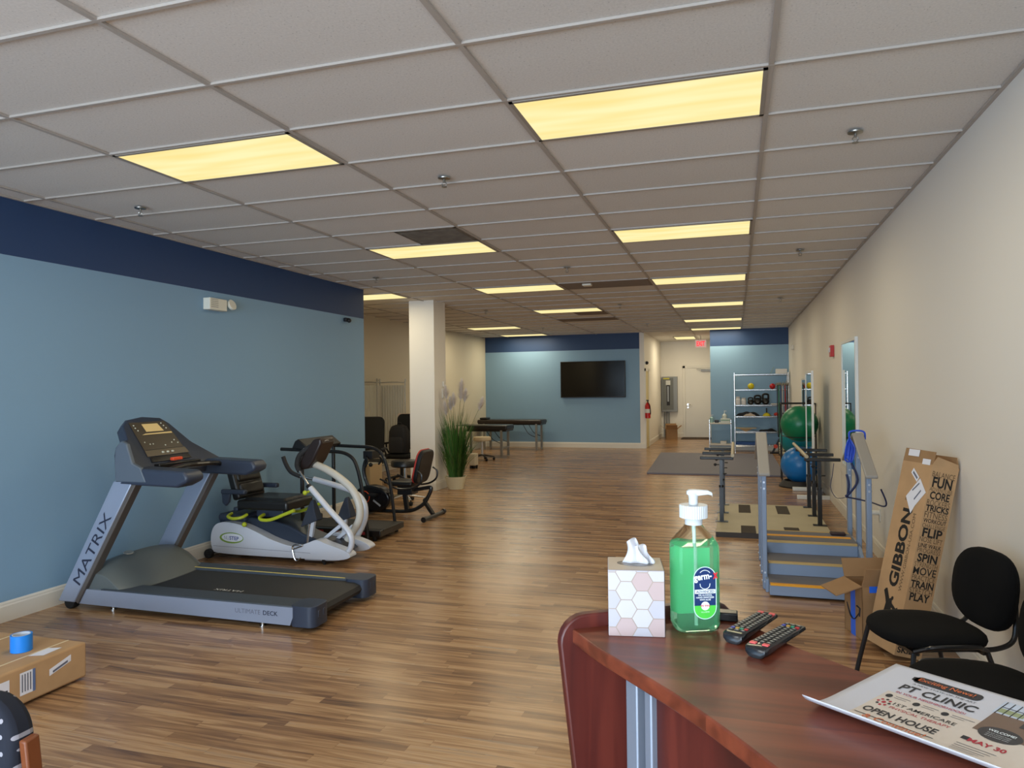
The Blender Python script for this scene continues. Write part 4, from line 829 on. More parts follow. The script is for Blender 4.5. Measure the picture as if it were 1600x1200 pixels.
for x, h, lab in ((0.05, 0.19, 'white plastic jar at the left end of the kettlebell shelf'), (0.18, 0.16, 'second white jar, right next to the kettlebells')):
    t = thing('plastic_jar', lab, 'jar', (x, 18.33, 1.131), 'white jars on the wire rack')
    MB().lathe([(0.05, 0), (0.055, 0.01), (0.055, h*0.7), (0.04, h*0.8)], c=(x, 18.33, 1.131), seg=20).build('jar_body', mat('jar_white', (216, 214, 214), rough=0.4), t)
    MB().lathe([(0.045, h*0.8), (0.045, h), (0.04, h+0.004)], c=(x, 18.33, 1.131), seg=20).build('lid', mat('jar_lid', (190, 186, 184), rough=0.5), t)
MB().box((0.80, 18.27, 1.131), (0.98, 18.42, 1.155)).build('folded_towel', mat('white_cloth', (206, 200, 190), rough=0.9), at=(0.89, 18.35, 1.131), bevel=0.01, label='thin folded white towel right of the kettlebells', cat='towel')
def heap(name, lab, cat, x0, x1, y, z, h, m, seed):
    random.seed(seed); ph = [random.uniform(0, 6) for _ in range(4)]
    def f(u, v):
        e = (math.sin(PI*u)**0.6)*(math.sin(PI*v)**0.6) if 0 < u < 1 and 0 < v < 1 else 0
        return (x0+(x1-x0)*u, y+0.17*(v-.5), z+0.002+h*e*(0.65+0.35*math.sin(u*9+ph[0])*math.cos(v*5+ph[1])))
    mb = MB(); mb.sheet(f, 20, 10)
    return mb.build(name, m, at=((x0+x1)/2, y, z), label=lab, cat=cat, angle=80, solid=0.003)
BC = mat('black_cloth', (26, 28, 34), rough=0.9)
heap('weighted_vest', 'crumpled black vest on the middle shelf of the wire rack', 'clothing', 0.0, 0.55, 18.48, 0.857, 0.13, BC, 1)
heap('cloth_bundle', 'small beige cloth bundle in front of the black vest', 'cloth', 0.17, 0.45, 18.29, 0.857, 0.085, mat('beige_cloth', (178, 164, 152), rough=0.9), 2)
heap('black_bag', 'flat black bag on the lower shelf of the wire rack', 'bag', 0.52, 0.93, 18.4, 0.487, 0.08, BC, 3)
t = thing('balance_dome', 'yellow dome with an upright black handle on the middle shelf', 'balance dome', (0.70, 18.35, 0.856))
mb = MB(); mb.lathe([(0.09, 0), (0.088, 0.02), (0.06, 0.06), (0.02, 0.08)], c=(0.70, 18.35, 0.8565), seg=24); mb.build('dome', mat('dome_yellow', (206, 190, 40), rough=0.4), t); mb = MB(); mb.cyl((0.70, 18.35, 0.93), (0.70, 18.35, 1.05), 0.015); mb.build('handle', DARK, t)
mb = MB(); mb.ball((0.92, 18.33, 0.9), 0.043, 16, (1.4, 1, 1)); mb.build('hand_weight', mat('weight_red', (190, 50, 34), rough=0.4), at=(0.92, 18.33, 0.856), label='red hand weight at the right end of the middle shelf', cat='weight')
t = thing('wobble_board', 'wooden wobble board with a wedge underneath on the lower shelf', 'balance board', (0.22, 18.35, 0.487))
MB().box((-0.02, 18.22, 0.56), (0.46, 18.5, 0.575)).build('board', mat('board_wood', (176, 160, 128), rough=0.5), t); mb = MB(); mb.prism([(0.06, 0.559), (0.38, 0.559), (0.23, 0.487), (0.21, 0.487)], 'y', 18.25, 18.47); mb.build('wedge', mat('wedge_wood', (170, 140, 100), rough=0.6), t)
MB().box((-0.01, 18.25, 0.161), (0.46, 18.55, 0.235)).build('step_platform', mat('royal_blue_plastic', (20, 66, 128), rough=0.5), at=(0.22, 18.4, 0.16), bevel=0.015, label='blue step platform on the bottom shelf of the wire rack', cat='step')
# band rack at the right end of the shelf
t = thing('band_rack', 'wall rack bristling with silver hooks above the hanging bands', 'rack', (1.05, 18.1, 1.62))
mb = MB(); mb.box((0.90, 18.1, 1.58), (1.19, 18.16, 1.64)); mb.build('rail', mat('rack_grey', (120, 118, 110), rough=0.5, metal=0.5), t)
random.seed(3)
for k in range(14): mb = MB(); x = 0.91+0.02*k; z = 1.58+0.06*random.random(); mb.tube(spl([(x, 18.12, z), (x+0.01, 18.04, z-0.01), (x+0.01, 17.99, z+0.045)], 3), 0.006, 6); mb.build('hook', mat('hook_silver', (196, 190, 176), rough=0.35, metal=0.6), t)
for i, (x, zb, w, col, lab) in enumerate(((0.93, 0.40, 0.02, (28, 30, 30), 'black resistance band, leftmost under the band rack'), (0.965, 0.34, 0.03, (30, 96, 60), 'green resistance band hanging from the band rack'), (1.01, 0.38, 0.025, (24, 44, 86), 'navy resistance band hanging beside the green one'), (1.04, 0.5, 0.014, (206, 196, 186), 'pale band hanging in the middle of the band rack'), (1.10, 0.9, 0.02, (150, 36, 30), 'red resistance band hanging at the right of the rack'), (1.15, 0.85, 0.018, (40, 22, 22), 'dark brown resistance band at the far right of the rack'))):
    dx = 0.03 if i < 3 else 0.06
    mb = MB(); mb.tube(spl([(x, 18.03, 1.60), (x+0.0, 18.02, 1.0), (x+dx*0.3, 18.02, zb+0.03), (x+dx*0.5+0.012, 18.03, zb), (x+dx*0.8, 18.05, zb+0.05), (x+dx*0.4, 18.06, 1.0), (x+0.01, 18.06, 1.60)], 5), w*0.45, 8, flat=0.4); mb.build('resistance_band', mat('band_%d' % i, col, rough=0.5), at=(x, 18.04, zb), label=lab, cat='band', group='resistance bands hanging by the wire rack')
# leaning foam/black items and foot massager
mb = MB(); mb.tube([(1.10, 17.80, 0.032), (1.06, 17.9, 0.95)], [0.03, 0.03], 12); mb.build('foam_pole', mat('dark_maroon_foam', (40, 26, 26), rough=0.8), at=(1.06, 17.97, 0), label='dark foam pole leaning between the bands and the balls', cat='pole')
t = thing('ab_roller', 'black folding exercise bar with orange-red joints on the floor by the shelf', 'exercise bar', (0.87, 17.85, 0))
mb = MB(); mb.cyl((0.74, 17.85, 0.022), (0.94, 17.85, 0.022), 0.02); mb.bar((0.80, 17.85, 0.03), (1.0, 17.85, 0.42), 0.045, 0.045); mb.build('bar', DARK, t)
mb = MB(); mb.cyl((0.87, 17.81, 0.17), (0.87, 17.89, 0.17), 0.045, seg=16); mb.build('joint', mat('orange_joint', (196, 66, 40), rough=0.5), t)
t = thing('hand_weight_rack', 'small cream rack of hand weights on the floor left of the blue ball', 'weight rack', (0.98, 17.55, 0))
CRM = mat('rack_cream', (190, 184, 160), rough=0.5)
for k in range(5): mb = MB(); mb.cyl((0.93, 17.4+0.07*k, 0.05+0.05*k), (1.1, 17.4+0.07*k, 0.05+0.05*k), 0.03, seg=12); mb.build('bar_weight', CRM, t)
mb = MB(); mb.bar((0.92, 17.35, 0.02), (0.92, 17.75, 0.26), 0.02, 0.03); mb.bar((1.11, 17.35, 0.02), (1.11, 17.75, 0.26), 0.02, 0.03); mb.build('side_frame', DARK, t)
# trolley
t = thing('supply_trolley', 'white two-tier supply trolley left of the wire shelf', 'trolley', (-0.37, 18.3, 0))
for x in (-0.62, -0.12):
    for y in (18.12, 18.45): mb = MB(); mb.cyl((x, y, 0.05), (x, y, 0.78), 0.010, seg=10); mb.build('post', CHROME, t); mb = MB(); mb.cyl((x-0.012, y, 0.026), (x+0.012, y, 0.026), 0.026, seg=14); mb.build('caster', RUB, t)
for z in (0.19, 0.70):
    mb = MB(); mb.box((-0.63, 18.11, z-0.03), (-0.11, 18.46, z)); mb.build('tray', mat('trolley_white', (205, 200, 190), rough=0.45), t, bevel=0.006)
MB().box((-0.61, 18.12, 0.05), (-0.13, 18.44, 0.158)).build('drawer', mat('trolley_grey', (126, 138, 150), rough=0.5), t, bevel=0.004)
def pump(lab, x, y, z, r, h, col, pumpc=(214, 220, 220)):
    t = thing('pump_bottle', lab, 'bottle', (x, y, z), 'bottles on the supply trolley')
    MB().lathe([(r*0.95, 0), (r, 0.008), (r, h*0.72), (r*0.45, h*0.86), (r*0.35, h*0.9)], c=(x, y, z), seg=20).build('bottle_body', mat('b_%d_%d_%d' % col, col, rough=0.25), t)
    mb = MB(); mb.cyl((x, y, z+h*0.9), (x, y, z+h*1.15), r*0.16, seg=10); mb.bar((x-r*.2, y, z+h*1.17), (x+r*.9, y, z+h*1.15), r*0.4, r*0.25); mb.build('pump_head', mat('pumph', pumpc, rough=0.4), t)
pump('clear bluish pump bottle at the left end of the trolley top', -0.57, 18.25, 0.70, 0.045, 0.16, (150, 186, 186))
pump('tall white pump bottle above the wipes on the trolley', -0.27, 18.35, 0.70, 0.055, 0.24, (200, 206, 200))
t = thing('tissue_carton', 'white and green carton of wipes on the right side of the trolley', 'carton', (-0.25, 18.2, 0.70)); MB().box((-0.36, 18.13, 0.70), (-0.14, 18.28, 0.80)).build('carton_body', mat('wipes_white', (200, 208, 204), rough=0.6), t, bevel=0.004); MB().box((-0.35, 18.129, 0.755), (-0.15, 18.281, 0.775)).build('green_stripe', mat('wipes_green', (110, 156, 130)), t)
MB().box((-0.50, 18.17, 0.70), (-0.40, 18.27, 0.765)).build('black_case', DARK, at=(-0.45, 18.22, 0.70), bevel=0.01, label='small black case between the two bottles on the trolley', cat='case')
MB().box((-0.37, 18.13, 0.19), (-0.23, 18.23, 0.26)).build('small_carton', mat('white_card2', (206, 202, 194), rough=0.6), at=(-0.3, 18.18, 0.19), bevel=0.003, label='small white box on the lower trolley shelf', cat='box')

# ================================================================ BALLS, MIRRORS
ball1('large blue exercise ball on its black base beneath the green one', (0.945, 12.15, 0.345), 0.285, (20, 110, 180), 'exercise balls stacked by the mirror', rough=0.3)
ball1('large green exercise ball at the top of the ball rack', (0.945, 12.15, 0.985), 0.28, (0, 112, 74), 'exercise balls stacked by the mirror', rough=0.35)
ball1('teal exercise ball showing just below the green one', (0.95, 12.80, 0.70), 0.265, (16, 128, 134), 'exercise balls stacked by the mirror', rough=0.35)
t = thing('ball_rack', 'black metal rack holding the stacked exercise balls', 'rack', (0.96, 12.6, 0))
mb = MB(); mb.lathe([(0.30, 0), (0.30, 0.02), (0.24, 0.10), (0.22, 0.10), (0.2, 0.06), (0.0, 0.05)], c=(0.93, 12.15, 0)); mb.build('base_dish', mat('rack_black', (30, 28, 30), rough=0.5), t)
for (x, y) in ((0.70, 12.46), (1.215, 12.46), (0.72, 13.12), (1.215, 13.12)): mb = MB(); mb.cyl((x, y, 0), (x, y, 1.3), 0.009, seg=10); mb.build('post', MC['rack_black'], t)
for z, cy in ((0.78, 12.15), (0.50, 12.80), (1.29, 12.8)):
    mb = MB()
    if z < 1.2: mb.tube([(0.95+0.2*math.cos(a), cy+0.2*math.sin(a), z) for a in [2*PI*k/24 for k in range(24)]], 0.008, 6, closed=True)
    else: mb.tube([(0.70, 12.46, z), (1.215, 12.46, z), (1.215, 13.12, z), (0.72, 13.12, z)], 0.009, 6, closed=True)
    if z < 1.2: mb.cyl((0.75, cy, z), (0.705, 12.46 if cy < 12.6 else 13.12, z), 0.007, seg=8); mb.cyl((1.15, cy, z), (1.21, 12.46 if cy < 12.6 else 13.12, z), 0.007, seg=8)
    mb.build('ring', MC['rack_black'], t)
MIR = mat('mirror_glass', (225, 232, 230), rough=0.01, metal=1.0); MF = mat('mirror_frame_white', (214, 216, 214), rough=0.4)
t = thing('standing_mirror', 'tall white-framed standing mirror on white feet beside the balls', 'mirror', (1.02, 11.3, 0))
def mframe(x, y0, y1, z0, z1, t, th=0.03, w=0.035, s=1):
    mb = MB(); mb.box((x, y0, z0), (x+th, y0+w, z1)); mb.box((x, y1-w, z0), (x+th, y1, z1)); mb.box((x, y0+w, z0), (x+th, y1-w, z0+w)); mb.box((x, y0+w, z1-w), (x+th, y1-w, z1)); mb.build('frame', MF, t, bevel=0.003)
    mb = MB(); mb.box((x+0.008, y0+w-0.002, z0+w-0.002), (x+0.02, y1-w+0.002, z1-w+0.002)); mb.build('glass', MIR, t)
mframe(1.0, 10.78, 11.72, 0.10, 1.79, t)
for y in (10.83, 11.67): MB().box((0.80, y-0.03, 0.0), (1.225, y+0.03, 0.055)).build('foot', MF, t, bevel=0.006)
for y in (10.83, 11.67): mb = MB(); mb.bar((1.015, y, 0.05), (1.015, y, 0.12), 0.03, 0.03); mb.build('foot_post', MF, t)
t = thing('wall_mirror', 'tall white-framed mirror hanging on the right wall by the stairs', 'mirror', (XR, 8.88, 1.35))
mframe(XR-0.032, 8.36, 9.42, 0.62, 2.10, t, th=0.032)
t = thing('small_wall_mirror', 'narrow far mirror on the right wall behind the standing mirror', 'mirror', (XR, 14.4, 1.3)); mframe(XR-0.03, 14.0, 15.0, 0.7, 1.72, t)
t = thing('fire_alarm', 'red fire alarm box high on the right wall', 'alarm', (XR, 10.35, 2.04)); MB().box((XR-0.045, 10.27, 1.96), (XR, 10.43, 2.11)).build('housing', mat('alarm_red', (176, 34, 34), rough=0.45), t, bevel=0.006); MB().box((XR-0.06, 10.31, 2.02), (XR-0.045, 10.39, 2.08)).build('strobe_lens', mat('strobe_clear', (206, 200, 196), rough=0.2), t)
MB().box((XR-0.05, 17.05, 2.38), (XR, 17.25, 2.48)).build('wall_speaker', MC['white_plastic'], at=(XR, 17.15, 2.43), bevel=0.006, label='small white box high on the right wall near the far corner', cat='sensor')
t = thing('wall_outlet', 'white outlet with a plug-in night light low on the right wall', 'outlet', (XR, 7.3, 0.4)); MB().box((XR-0.006, 7.24, 0.34), (XR, 7.32, 0.46)).build('plate', mat('outlet_white', (222, 218, 208), rough=0.4), t, bevel=0.002); mb = MB(); mb.cyl((XR-0.005, 7.28, 0.42), (XR-0.075, 7.28, 0.42), 0.022, seg=18); mb.build('plug', MC['outlet_white'], t, bevel=0.003)

# ================================================================ PARALLEL BARS
t = thing('parallel_bars', 'wooden platform with black padded parallel bars', 'parallel bars', (0.35, 9.0, 0))
PB0, PB1 = 7.93, 9.86
mb = MB(); mb.box((-0.22, PB0, 0.012), (0.93, PB1, 0.055)); mb.build('platform', mat('bleached_plywood', (176, 166, 140), rough=0.55, noise=0.08, nscale=4), t, bevel=0.003)
mb = MB(); mb.box((-0.222, PB0-0.004, 0.0), (0.93, PB0, 0.054)); mb.build('edge_board', mat('dark_edge', (54, 46, 40), rough=0.6), t)
for x0, x1, y0, y1 in ((0.035, 0.185, PB0-0.003, 8.33), (0.475, 0.625, PB0-0.003, 8.33), (0.015, 0.155, 9.18, 9.78), (0.46, 0.60, 9.18, 9.78)):
    mb = MB(); mb.box((x0, y0, 0.0545), (x1, y1, 0.0575)); mb.build('grip_pad', mat('brown_black_pad', (58, 50, 42), rough=0.85), t)
for x in (-0.17, 0.86):
    for y in (8.53, 9.13, 9.75):
        mb = MB(); mb.box((x-0.07, y-0.04, 0.055), (x+0.07, y+0.04, 0.063)); mb.build('base_plate', BLK, t)
        mb = MB(); mb.bar((x, y, 0.06), (x, y, 0.45), 0.045, 0.045, up=(0, 1, 0)); mb.bar((x, y, 0.45), (x, y, 0.755), 0.034, 0.034, up=(0, 1, 0)); mb.cyl((x, y, 0.44), (x, y, 0.47), 0.028, seg=12); mb.build('post', BLK, t)
        mb = MB(); mb.cyl((x+0.02, y, 0.60), (x+0.06, y, 0.60), 0.007, seg=8); mb.ball((x-0.065, y, 0.70), 0.018, 10); mb.cyl((x-0.02, y, 0.70), (x-0.06, y, 0.70), 0.006, seg=8); mb.build('knob', DARK, t)
        c0, c1 = (-0.40, -0.035) if x < 0 else (0.71, 1.075)
        mb = MB(); mb.bar((c0, y, 0.775), (c1, y, 0.775), 0.05, 0.035); mb.build('cross_arm', mat('arm_black', (24, 22, 20), rough=0.4), t, bevel=0.006)
for x in (-0.045, 0.725):
    mb = MB(); mb.tube([(x, 8.42, 0.815), (x, 10.25, 0.815)], 0.019, 14); mb.build('hand_bar', mat('bar_wood', (176, 164, 138), rough=0.45), t)
    mb = MB(); mb.tube([(x, 8.46, 0.79), (x, 9.8, 0.79)], 0.008, 8); mb.build('rail_mount', DARK, t)

# ================================================================ TRAINING STAIRS
BG = mat('blue_grey_paint', (126, 142, 166), rough=0.4); TRD = mat('grey_tread', (106, 106, 112), rough=0.8); NOS = mat('tan_nosing', (186, 156, 96), rough=0.5); ORG = mat('orange_nosing', (226, 156, 26), rough=0.5)
t = thing('training_stairs', 'blue-grey therapy stairs with yellow-edged steps and sloping handrails', 'stairs', (0.58, 6.6, 0))
S0, S1 = 0.225, 0.925
for y0, y1, z in ((5.78, 6.08, 0.10), (6.07, 6.40, 0.20), (6.39, 6.83, 0.30), (6.82, 7.14, 0.20), (7.14, 7.44, 0.10)):
    st = MB().box((S0, y0, 0.012), (S1, y1, z-0.012)).build('riser_box', BG, t, bevel=0.004)
    MB().box((S0, y0-0.004, z-0.012), (S1, y1, z)).build('tread', TRD, st)
for y, z, m in ((5.776, 0.1, ORG), (6.066, 0.2, NOS), (6.386, 0.3, NOS), (6.835, 0.3, NOS)):
    mb = MB(); mb.box((S0+0.005, y-0.001, z-0.014), (S1-0.005, y+0.028, z+0.002)); mb.build('nosing', m, t)
mb = MB(); mb.box((S0+0.005, 6.60, 0.3), (S1-0.02, 6.665, 0.303)); mb.build('nosing', ORG, t)
for x in (S0-0.012, S1+0.012):
    s = -1 if x < 0.5 else 1
    mb = MB(); mb.prism([(5.9, 0.0), (5.9, 0.1), (6.08, 0.1), (6.2, 0.2), (6.36, 0.28), (6.85, 0.28), (7.0, 0.19), (7.2, 0.1), (7.35, 0.0)], 'x', x-0.012, x+0.012); mb.build('side_panel', BG, t, bevel=0.003)
    for y, h in ((6.02, 0.955), (6.50, 1.165), (7.0, 0.96)):
        xx = x + s*0.012
        mb = MB(); mb.bar((xx, y, 0.0), (xx, y, h), 0.036, 0.075, up=(0, 1, 0)); po = mb.build('post', BG, t, bevel=0.006)
        for z in (0.06, 0.13, h-0.12, h-0.17): mb = MB(); mb.cyl((xx+s*0.018, y, z), (xx+s*0.024, y, z), 0.008, seg=10); mb.cyl((xx, y-0.04, z), (xx, y-0.0345, z), 0.008, seg=10); mb.build('bolt', mat('bolt_steel', (190, 196, 206), rough=0.3, metal=0.8), po)
    for ya, za, yb, zb in ((5.86, 0.905, 6.50, 1.185), (6.50, 1.185, 7.12, 0.915)):
        mb = MB(); mb.bar((x+s*0.012, ya, za), (x+s*0.012, yb, zb), 0.085, 0.026); mb.build('handrail', mat('taupe_rail', (150, 146, 140), rough=0.5), t, bevel=0.008)
CBL = mat('cord_blue', (24, 70, 190), rough=0.4); CNV = mat('cord_navy', (20, 34, 74), rough=0.4)
xx = S1+0.02
t = thing('jump_rope', 'blue tangled exercise cord looped over the right stair handrail', 'cord', (xx, 6.7, 1.2))
mb = MB(); mb.tube(spl([(xx-0.06, 6.47, 1.15), (xx-0.055, 6.5, 1.20), (xx, 6.5, 1.213), (xx+0.055, 6.5, 1.20), (xx+0.06, 6.5, 1.14)], 4), 0.008, 8); mb.build('top_loop', CBL, t)
mb = MB(); random.seed(8)
for k in range(6):
    o = random.uniform(-0.02, 0.02); q = random.uniform(-0.03, 0.03); mb.tube(spl([(xx-0.06, 6.47, 1.15), (xx-0.07+o, 6.44, 1.09+q), (xx-0.085+o, 6.42, 1.0+q), (xx-0.06+o*.5, 6.43, 0.985+q), (xx-0.045+o, 6.45, 1.07), (xx-0.06, 6.47, 1.15)], 4), 0.007, 6)
mb.build('cord_bundle', CBL, t)
mb = MB(); mb.tube(spl([(xx-0.05, 6.46, 0.95), (xx-0.01, 6.43, 0.82), (xx-0.06, 6.43, 0.72), (xx-0.10, 6.44, 0.68)], 5), 0.009, 8); mb.tube(spl([(xx-0.09, 6.44, 0.86), (xx-0.075, 6.43, 0.78), (xx-0.085, 6.44, 0.68)], 4), 0.009, 8); mb.build('dark_cord', CNV, t)
mb = MB(); mb.tube(spl([(xx-0.10, 6.44, 0.675), (xx-0.04, 6.44, 0.665), (xx+0.06, 6.30, 0.66), (xx+0.12, 6.1, 0.66), (xx+0.13, 6.05, 0.70), (xx+0.09, 6.02, 0.80)], 6), 0.006, 8); mb.build('horizontal_cord', CNV, t)
mb = MB(); mb.tube(spl([(xx-0.13, 6.9, 0.90), (xx-0.15, 6.85, 0.80), (xx-0.17, 6.8, 0.70), (xx-0.14, 6.7, 0.63), (xx-0.10, 6.5, 0.66)], 6), 0.003, 6); mb.build('thin_wire', CNV, t)
mb = MB(); mb.box((0.76, 6.72, 0.303), (0.88, 6.80, 0.325)); mb.build('black_pouch', mat('dark_maroon', (44, 24, 26), rough=0.6), at=(0.82, 6.76, 0.303), bevel=0.008, label='small black pouch lying on the top platform of the stairs', cat='pouch')

# ================================================================ RIGHT FOREGROUND
A_ = Vector((0.38, -0.925, 0)).normalized(); B_ = Vector((0.925, 0.38, 0)).normalized(); th_ = math.radians(13)
O_ = Vector((0.746, 4.858, 0)); LW_, LD_, LL_ = 0.27, 0.165, 1.115
UPV = B_*math.sin(th_) + Vector((0, 0, math.cos(th_))); DV = B_*math.cos(th_) - Vector((0, 0, math.sin(th_)))
O_ = O_ + Vector((0, 0, LD_*math.sin(th_)))
def gb(i, j, k): return O_ + A_*i + DV*j + UPV*k
t = thing('long_carton', 'tall narrow kraft carton printed with big black words, leaning on the right wall', 'box', (0.9, 4.8, 0))
mb = MB(); mb.loft([[gb(i*LW_, j*LD_, k*LL_) for i, j in ((0, 0), (1, 0), (1, 1), (0, 1))] for k in (0, 1)]); mb.mats = [KR]
PRT = mat('black_print', (26, 24, 22), rough=0.7); PRG = mat('grey_print', (92, 72, 50), rough=0.7)
f = -0.0012
mb.use(PRT).text('GIBBON', gb(0.135, f, 0.60), UPV, -A_, 0.088, 0.47, bold=0.035)
mb.text('®', gb(0.10, f, 0.89), UPV, -A_, 0.018)
mb.use(PRG).text('WWW.GIBBON-USA.COM', gb(0.205, f, 0.585), UPV, -A_, 0.026, 0.46)
# leaping ape mark near the foot of the front
def ape(s, pts): s.poly([gb(0.13+x, f, 0.24+y) for x, y in pts])
mb.use(PRT)
ape(mb, [(-0.05, 0.10), (-0.035, 0.105), (0.0, 0.05), (0.012, 0.055), (0.02, 0.07), (0.034, 0.07), (0.036, 0.055), (0.026, 0.045), (0.03, 0.03), (0.07, 0.01), (0.085, 0.02), (0.09, 0.012), (0.07, -0.005), (0.05, -0.003), (0.03, 0.005), (0.035, -0.02), (0.06, -0.045), (0.05, -0.055), (0.015, -0.025), (-0.01, -0.03), (-0.03, -0.07), (-0.045, -0.068), (-0.03, -0.02), (-0.025, 0.02), (-0.04, 0.05), (-0.062, 0.085)])
words = [('BALANCE', 155, 0, .032), ('FUN', 195, 1, .062), ('ADVENTURE', 232, 0, .022), ('CORE', 262, 1, .046), ('ROCKERS', 300, 0, .034), ('TRICKS', 328, 1, .036), ('FITNESS', 362, 0, .036), ('WORKOUT', 392, 1, .024), ('CHALLENGE', 418, 0, .024), ('FLIP', 452, 1, .052), ('NOSE LIFT', 488, 0, .03), ('LINE WALK', 518, 1, .024), ('PROGRESS', 543, 0, .026), ('SPIN', 580, 1, .05), ('STRENGTH', 615, 0, .028), ('MOVE', 648, 1, .044), ('PRACTICE', 682, 0, .03), ('TRAIN', 715, 1, .042), ('STRETCH', 748, 0, .032), ('PLAY', 780, 1, .046), ('RESULTS', 1010, 1, .034), ('SKILLS', 1052, 1, .036)]
for w, y, b, h in words:
    k = (1085-y)/(1085-112)*LL_; wd = LD_*(0.86 if w not in ('FLIP', 'FUN', 'PLAY', 'CORE', 'SPIN') else 0.74)
    mb.use(PRT if b else PRG).text(w, gb(LW_+0.0012, LD_*0.49, k), DV, UPV, h, wd, bold=(0.012 if 'M' in w or 'W' in w else 0.03) if b else 0.0)
mb.build('carton_body', None, t, recalc=False)
mb = MB(); mb.use(mat('label_paper', (216, 216, 222), rough=0.5))
mb.poly([gb(x, -0.002, y) for x, y in ((0.095, 0.905), (0.19, 1.025), (0.262, 0.95), (0.19, 0.86), (0.165, 0.81))])
mb.poly([gb(x, -0.0018, y) for x, y in ((0.10, 1.05), (0.115, 1.08), (0.18, 1.03), (0.165, 1.0))])
mb.use(mat('label_ink', (96, 100, 116))).poly([gb(x, -0.0026, y) for x, y in ((0.14, 0.95), (0.19, 1.0), (0.195, 0.992), (0.145, 0.942))]); mb.poly([gb(x, -0.0026, y) for x, y in ((0.17, 0.90), (0.215, 0.96), (0.22, 0.952), (0.175, 0.892))])
mb.poly([gb(x, -0.0022, y) for x, y in ((0.115, 1.05), (0.12, 1.062), (0.168, 1.027), (0.163, 1.015))])
mb.build('shipping_label', None, t)
mb = MB(); q = [gb(0, 0.0, LL_), gb(LW_, 0.0, LL_), gb(LW_, 0.004, LL_+0.075), gb(0.0, 0.004, LL_+0.08)]; mb.loft([q, [p+DV*0.005 for p in q]]); fp = mb.build('flap', KRD, t)
q = [gb(LW_*.2, LD_, LL_-0.002), gb(LW_, LD_, LL_-0.002), gb(LW_, LD_-0.03, LL_+0.07), gb(LW_*.2, LD_-0.03, LL_+0.07)]; mb = MB(); mb.loft([q, [p+DV*0.005 for p in q]]); mb.build('flap', KRD, t)
q = [gb(LW_, 0.0, LL_), gb(LW_, LD_, LL_), gb(LW_+0.01, LD_*0.9, LL_+0.03), gb(LW_+0.01, LD_*0.1, LL_+0.05)]; mb = MB(); mb.loft([q, [p-A_*0.005 for p in q]]); mb.build('flap', KR, t)
mb = MB(); mb.use(MC['label_paper']).poly([gb(x, -0.0015, LL_+y) for x, y in ((0.04, 0.035), (0.14, 0.035), (0.14, 0.075), (0.04, 0.075))]); mb.poly([gb(x, -0.0015, LL_+y) for x, y in ((0.18, -0.005), (0.25, -0.005), (0.25, 0.028), (0.18, 0.028))]); mb.build('paper_tag', None, fp)
TB = mat('blue_tape', (44, 104, 220), rough=0.45)
def amz(t, M):
    mb = MB(); mb.use(TB).box((-0.1655, -0.03, 0.0), (-0.163, 0.035, 0.30), M)
    mb.box((-0.12, -0.1265, 0.30), (0.10, -0.1245, 0.355), M); mb.build('blue_tape', None, t)
    mb = MB(); mb.use(mat('black_swoosh', (28, 30, 40), rough=0.6)); P = [M @ Vector((-0.1668, y, z)) for y, z in [(0.085-0.17*k/12, 0.185-0.07*math.sin(PI*k/12)**1.0-0.02*k/12) for k in range(13)]]
    mb.tube(P, [0.003+0.006*math.sin(PI*k/12) for k in range(13)], 4, flat=0.3); mb.tube([M @ Vector((-0.1668, -0.055, 0.20)), M @ Vector((-0.1668, -0.10, 0.195)), M @ Vector((-0.1668, -0.09, 0.145))], 0.006, 4); mb.build('arrow_mark', None, t)
open_box('cardboard_box', 'open brown cardboard box with blue tape and a curved black arrow beside the stairs', 0.855, 5.085, 0.33, 0.25, 0.335, 0.28, KRD, flaps=(1.25, 1.0, -0.35, 1.1), extra=amz, fl=0.5)

# ---- black visitor chairs
FAB = mat('black_chair_fabric', (11, 11, 12), rough=0.95, spec=0.2, bump=0.4, bscale=600)
def se(w, d, n=40, e=2.6, cx=0, cy=0):
    o = []
    for k in range(n):
        a = 2*PI*k/n; c, s = math.cos(a), math.sin(a); o.append((cx+w/2*abs(c)**(2/e)*(1 if c > 0 else -1), cy+d/2*abs(s)**(2/e)*(1 if s > 0 else -1)))
    return o
ch = thing('visitor_chair', 'black fabric stacking chair beside the tall printed carton', 'chair', (0, 0, 0))
def pad(name, w, d, M, rise):
    mb = MB(); R = []
    for f_, z in ((0.90, -0.028), (0.98, -0.02), (1.0, -0.005), (0.985, 0.01), (0.93, 0.022), (0.7, 0.03), (0.35, 0.032)): R.append([M @ Vector((x*f_, y*f_, z + rise*(x*x))) for x, y in se(w, d)])
    mb.loft(R); return mb.build(name, FAB, ch, angle=70)
pad('seat', 0.46, 0.46, Matrix.Translation((0, 0, 0.455)), 0.1)
pad('backrest', 0.43, 0.36, Matrix.Translation((0, 0.285, 0.645)) @ Matrix.Rotation(PI/2+0.0, 4, 'X') @ Matrix.Rotation(-0.14, 4, 'X'), 0.25)
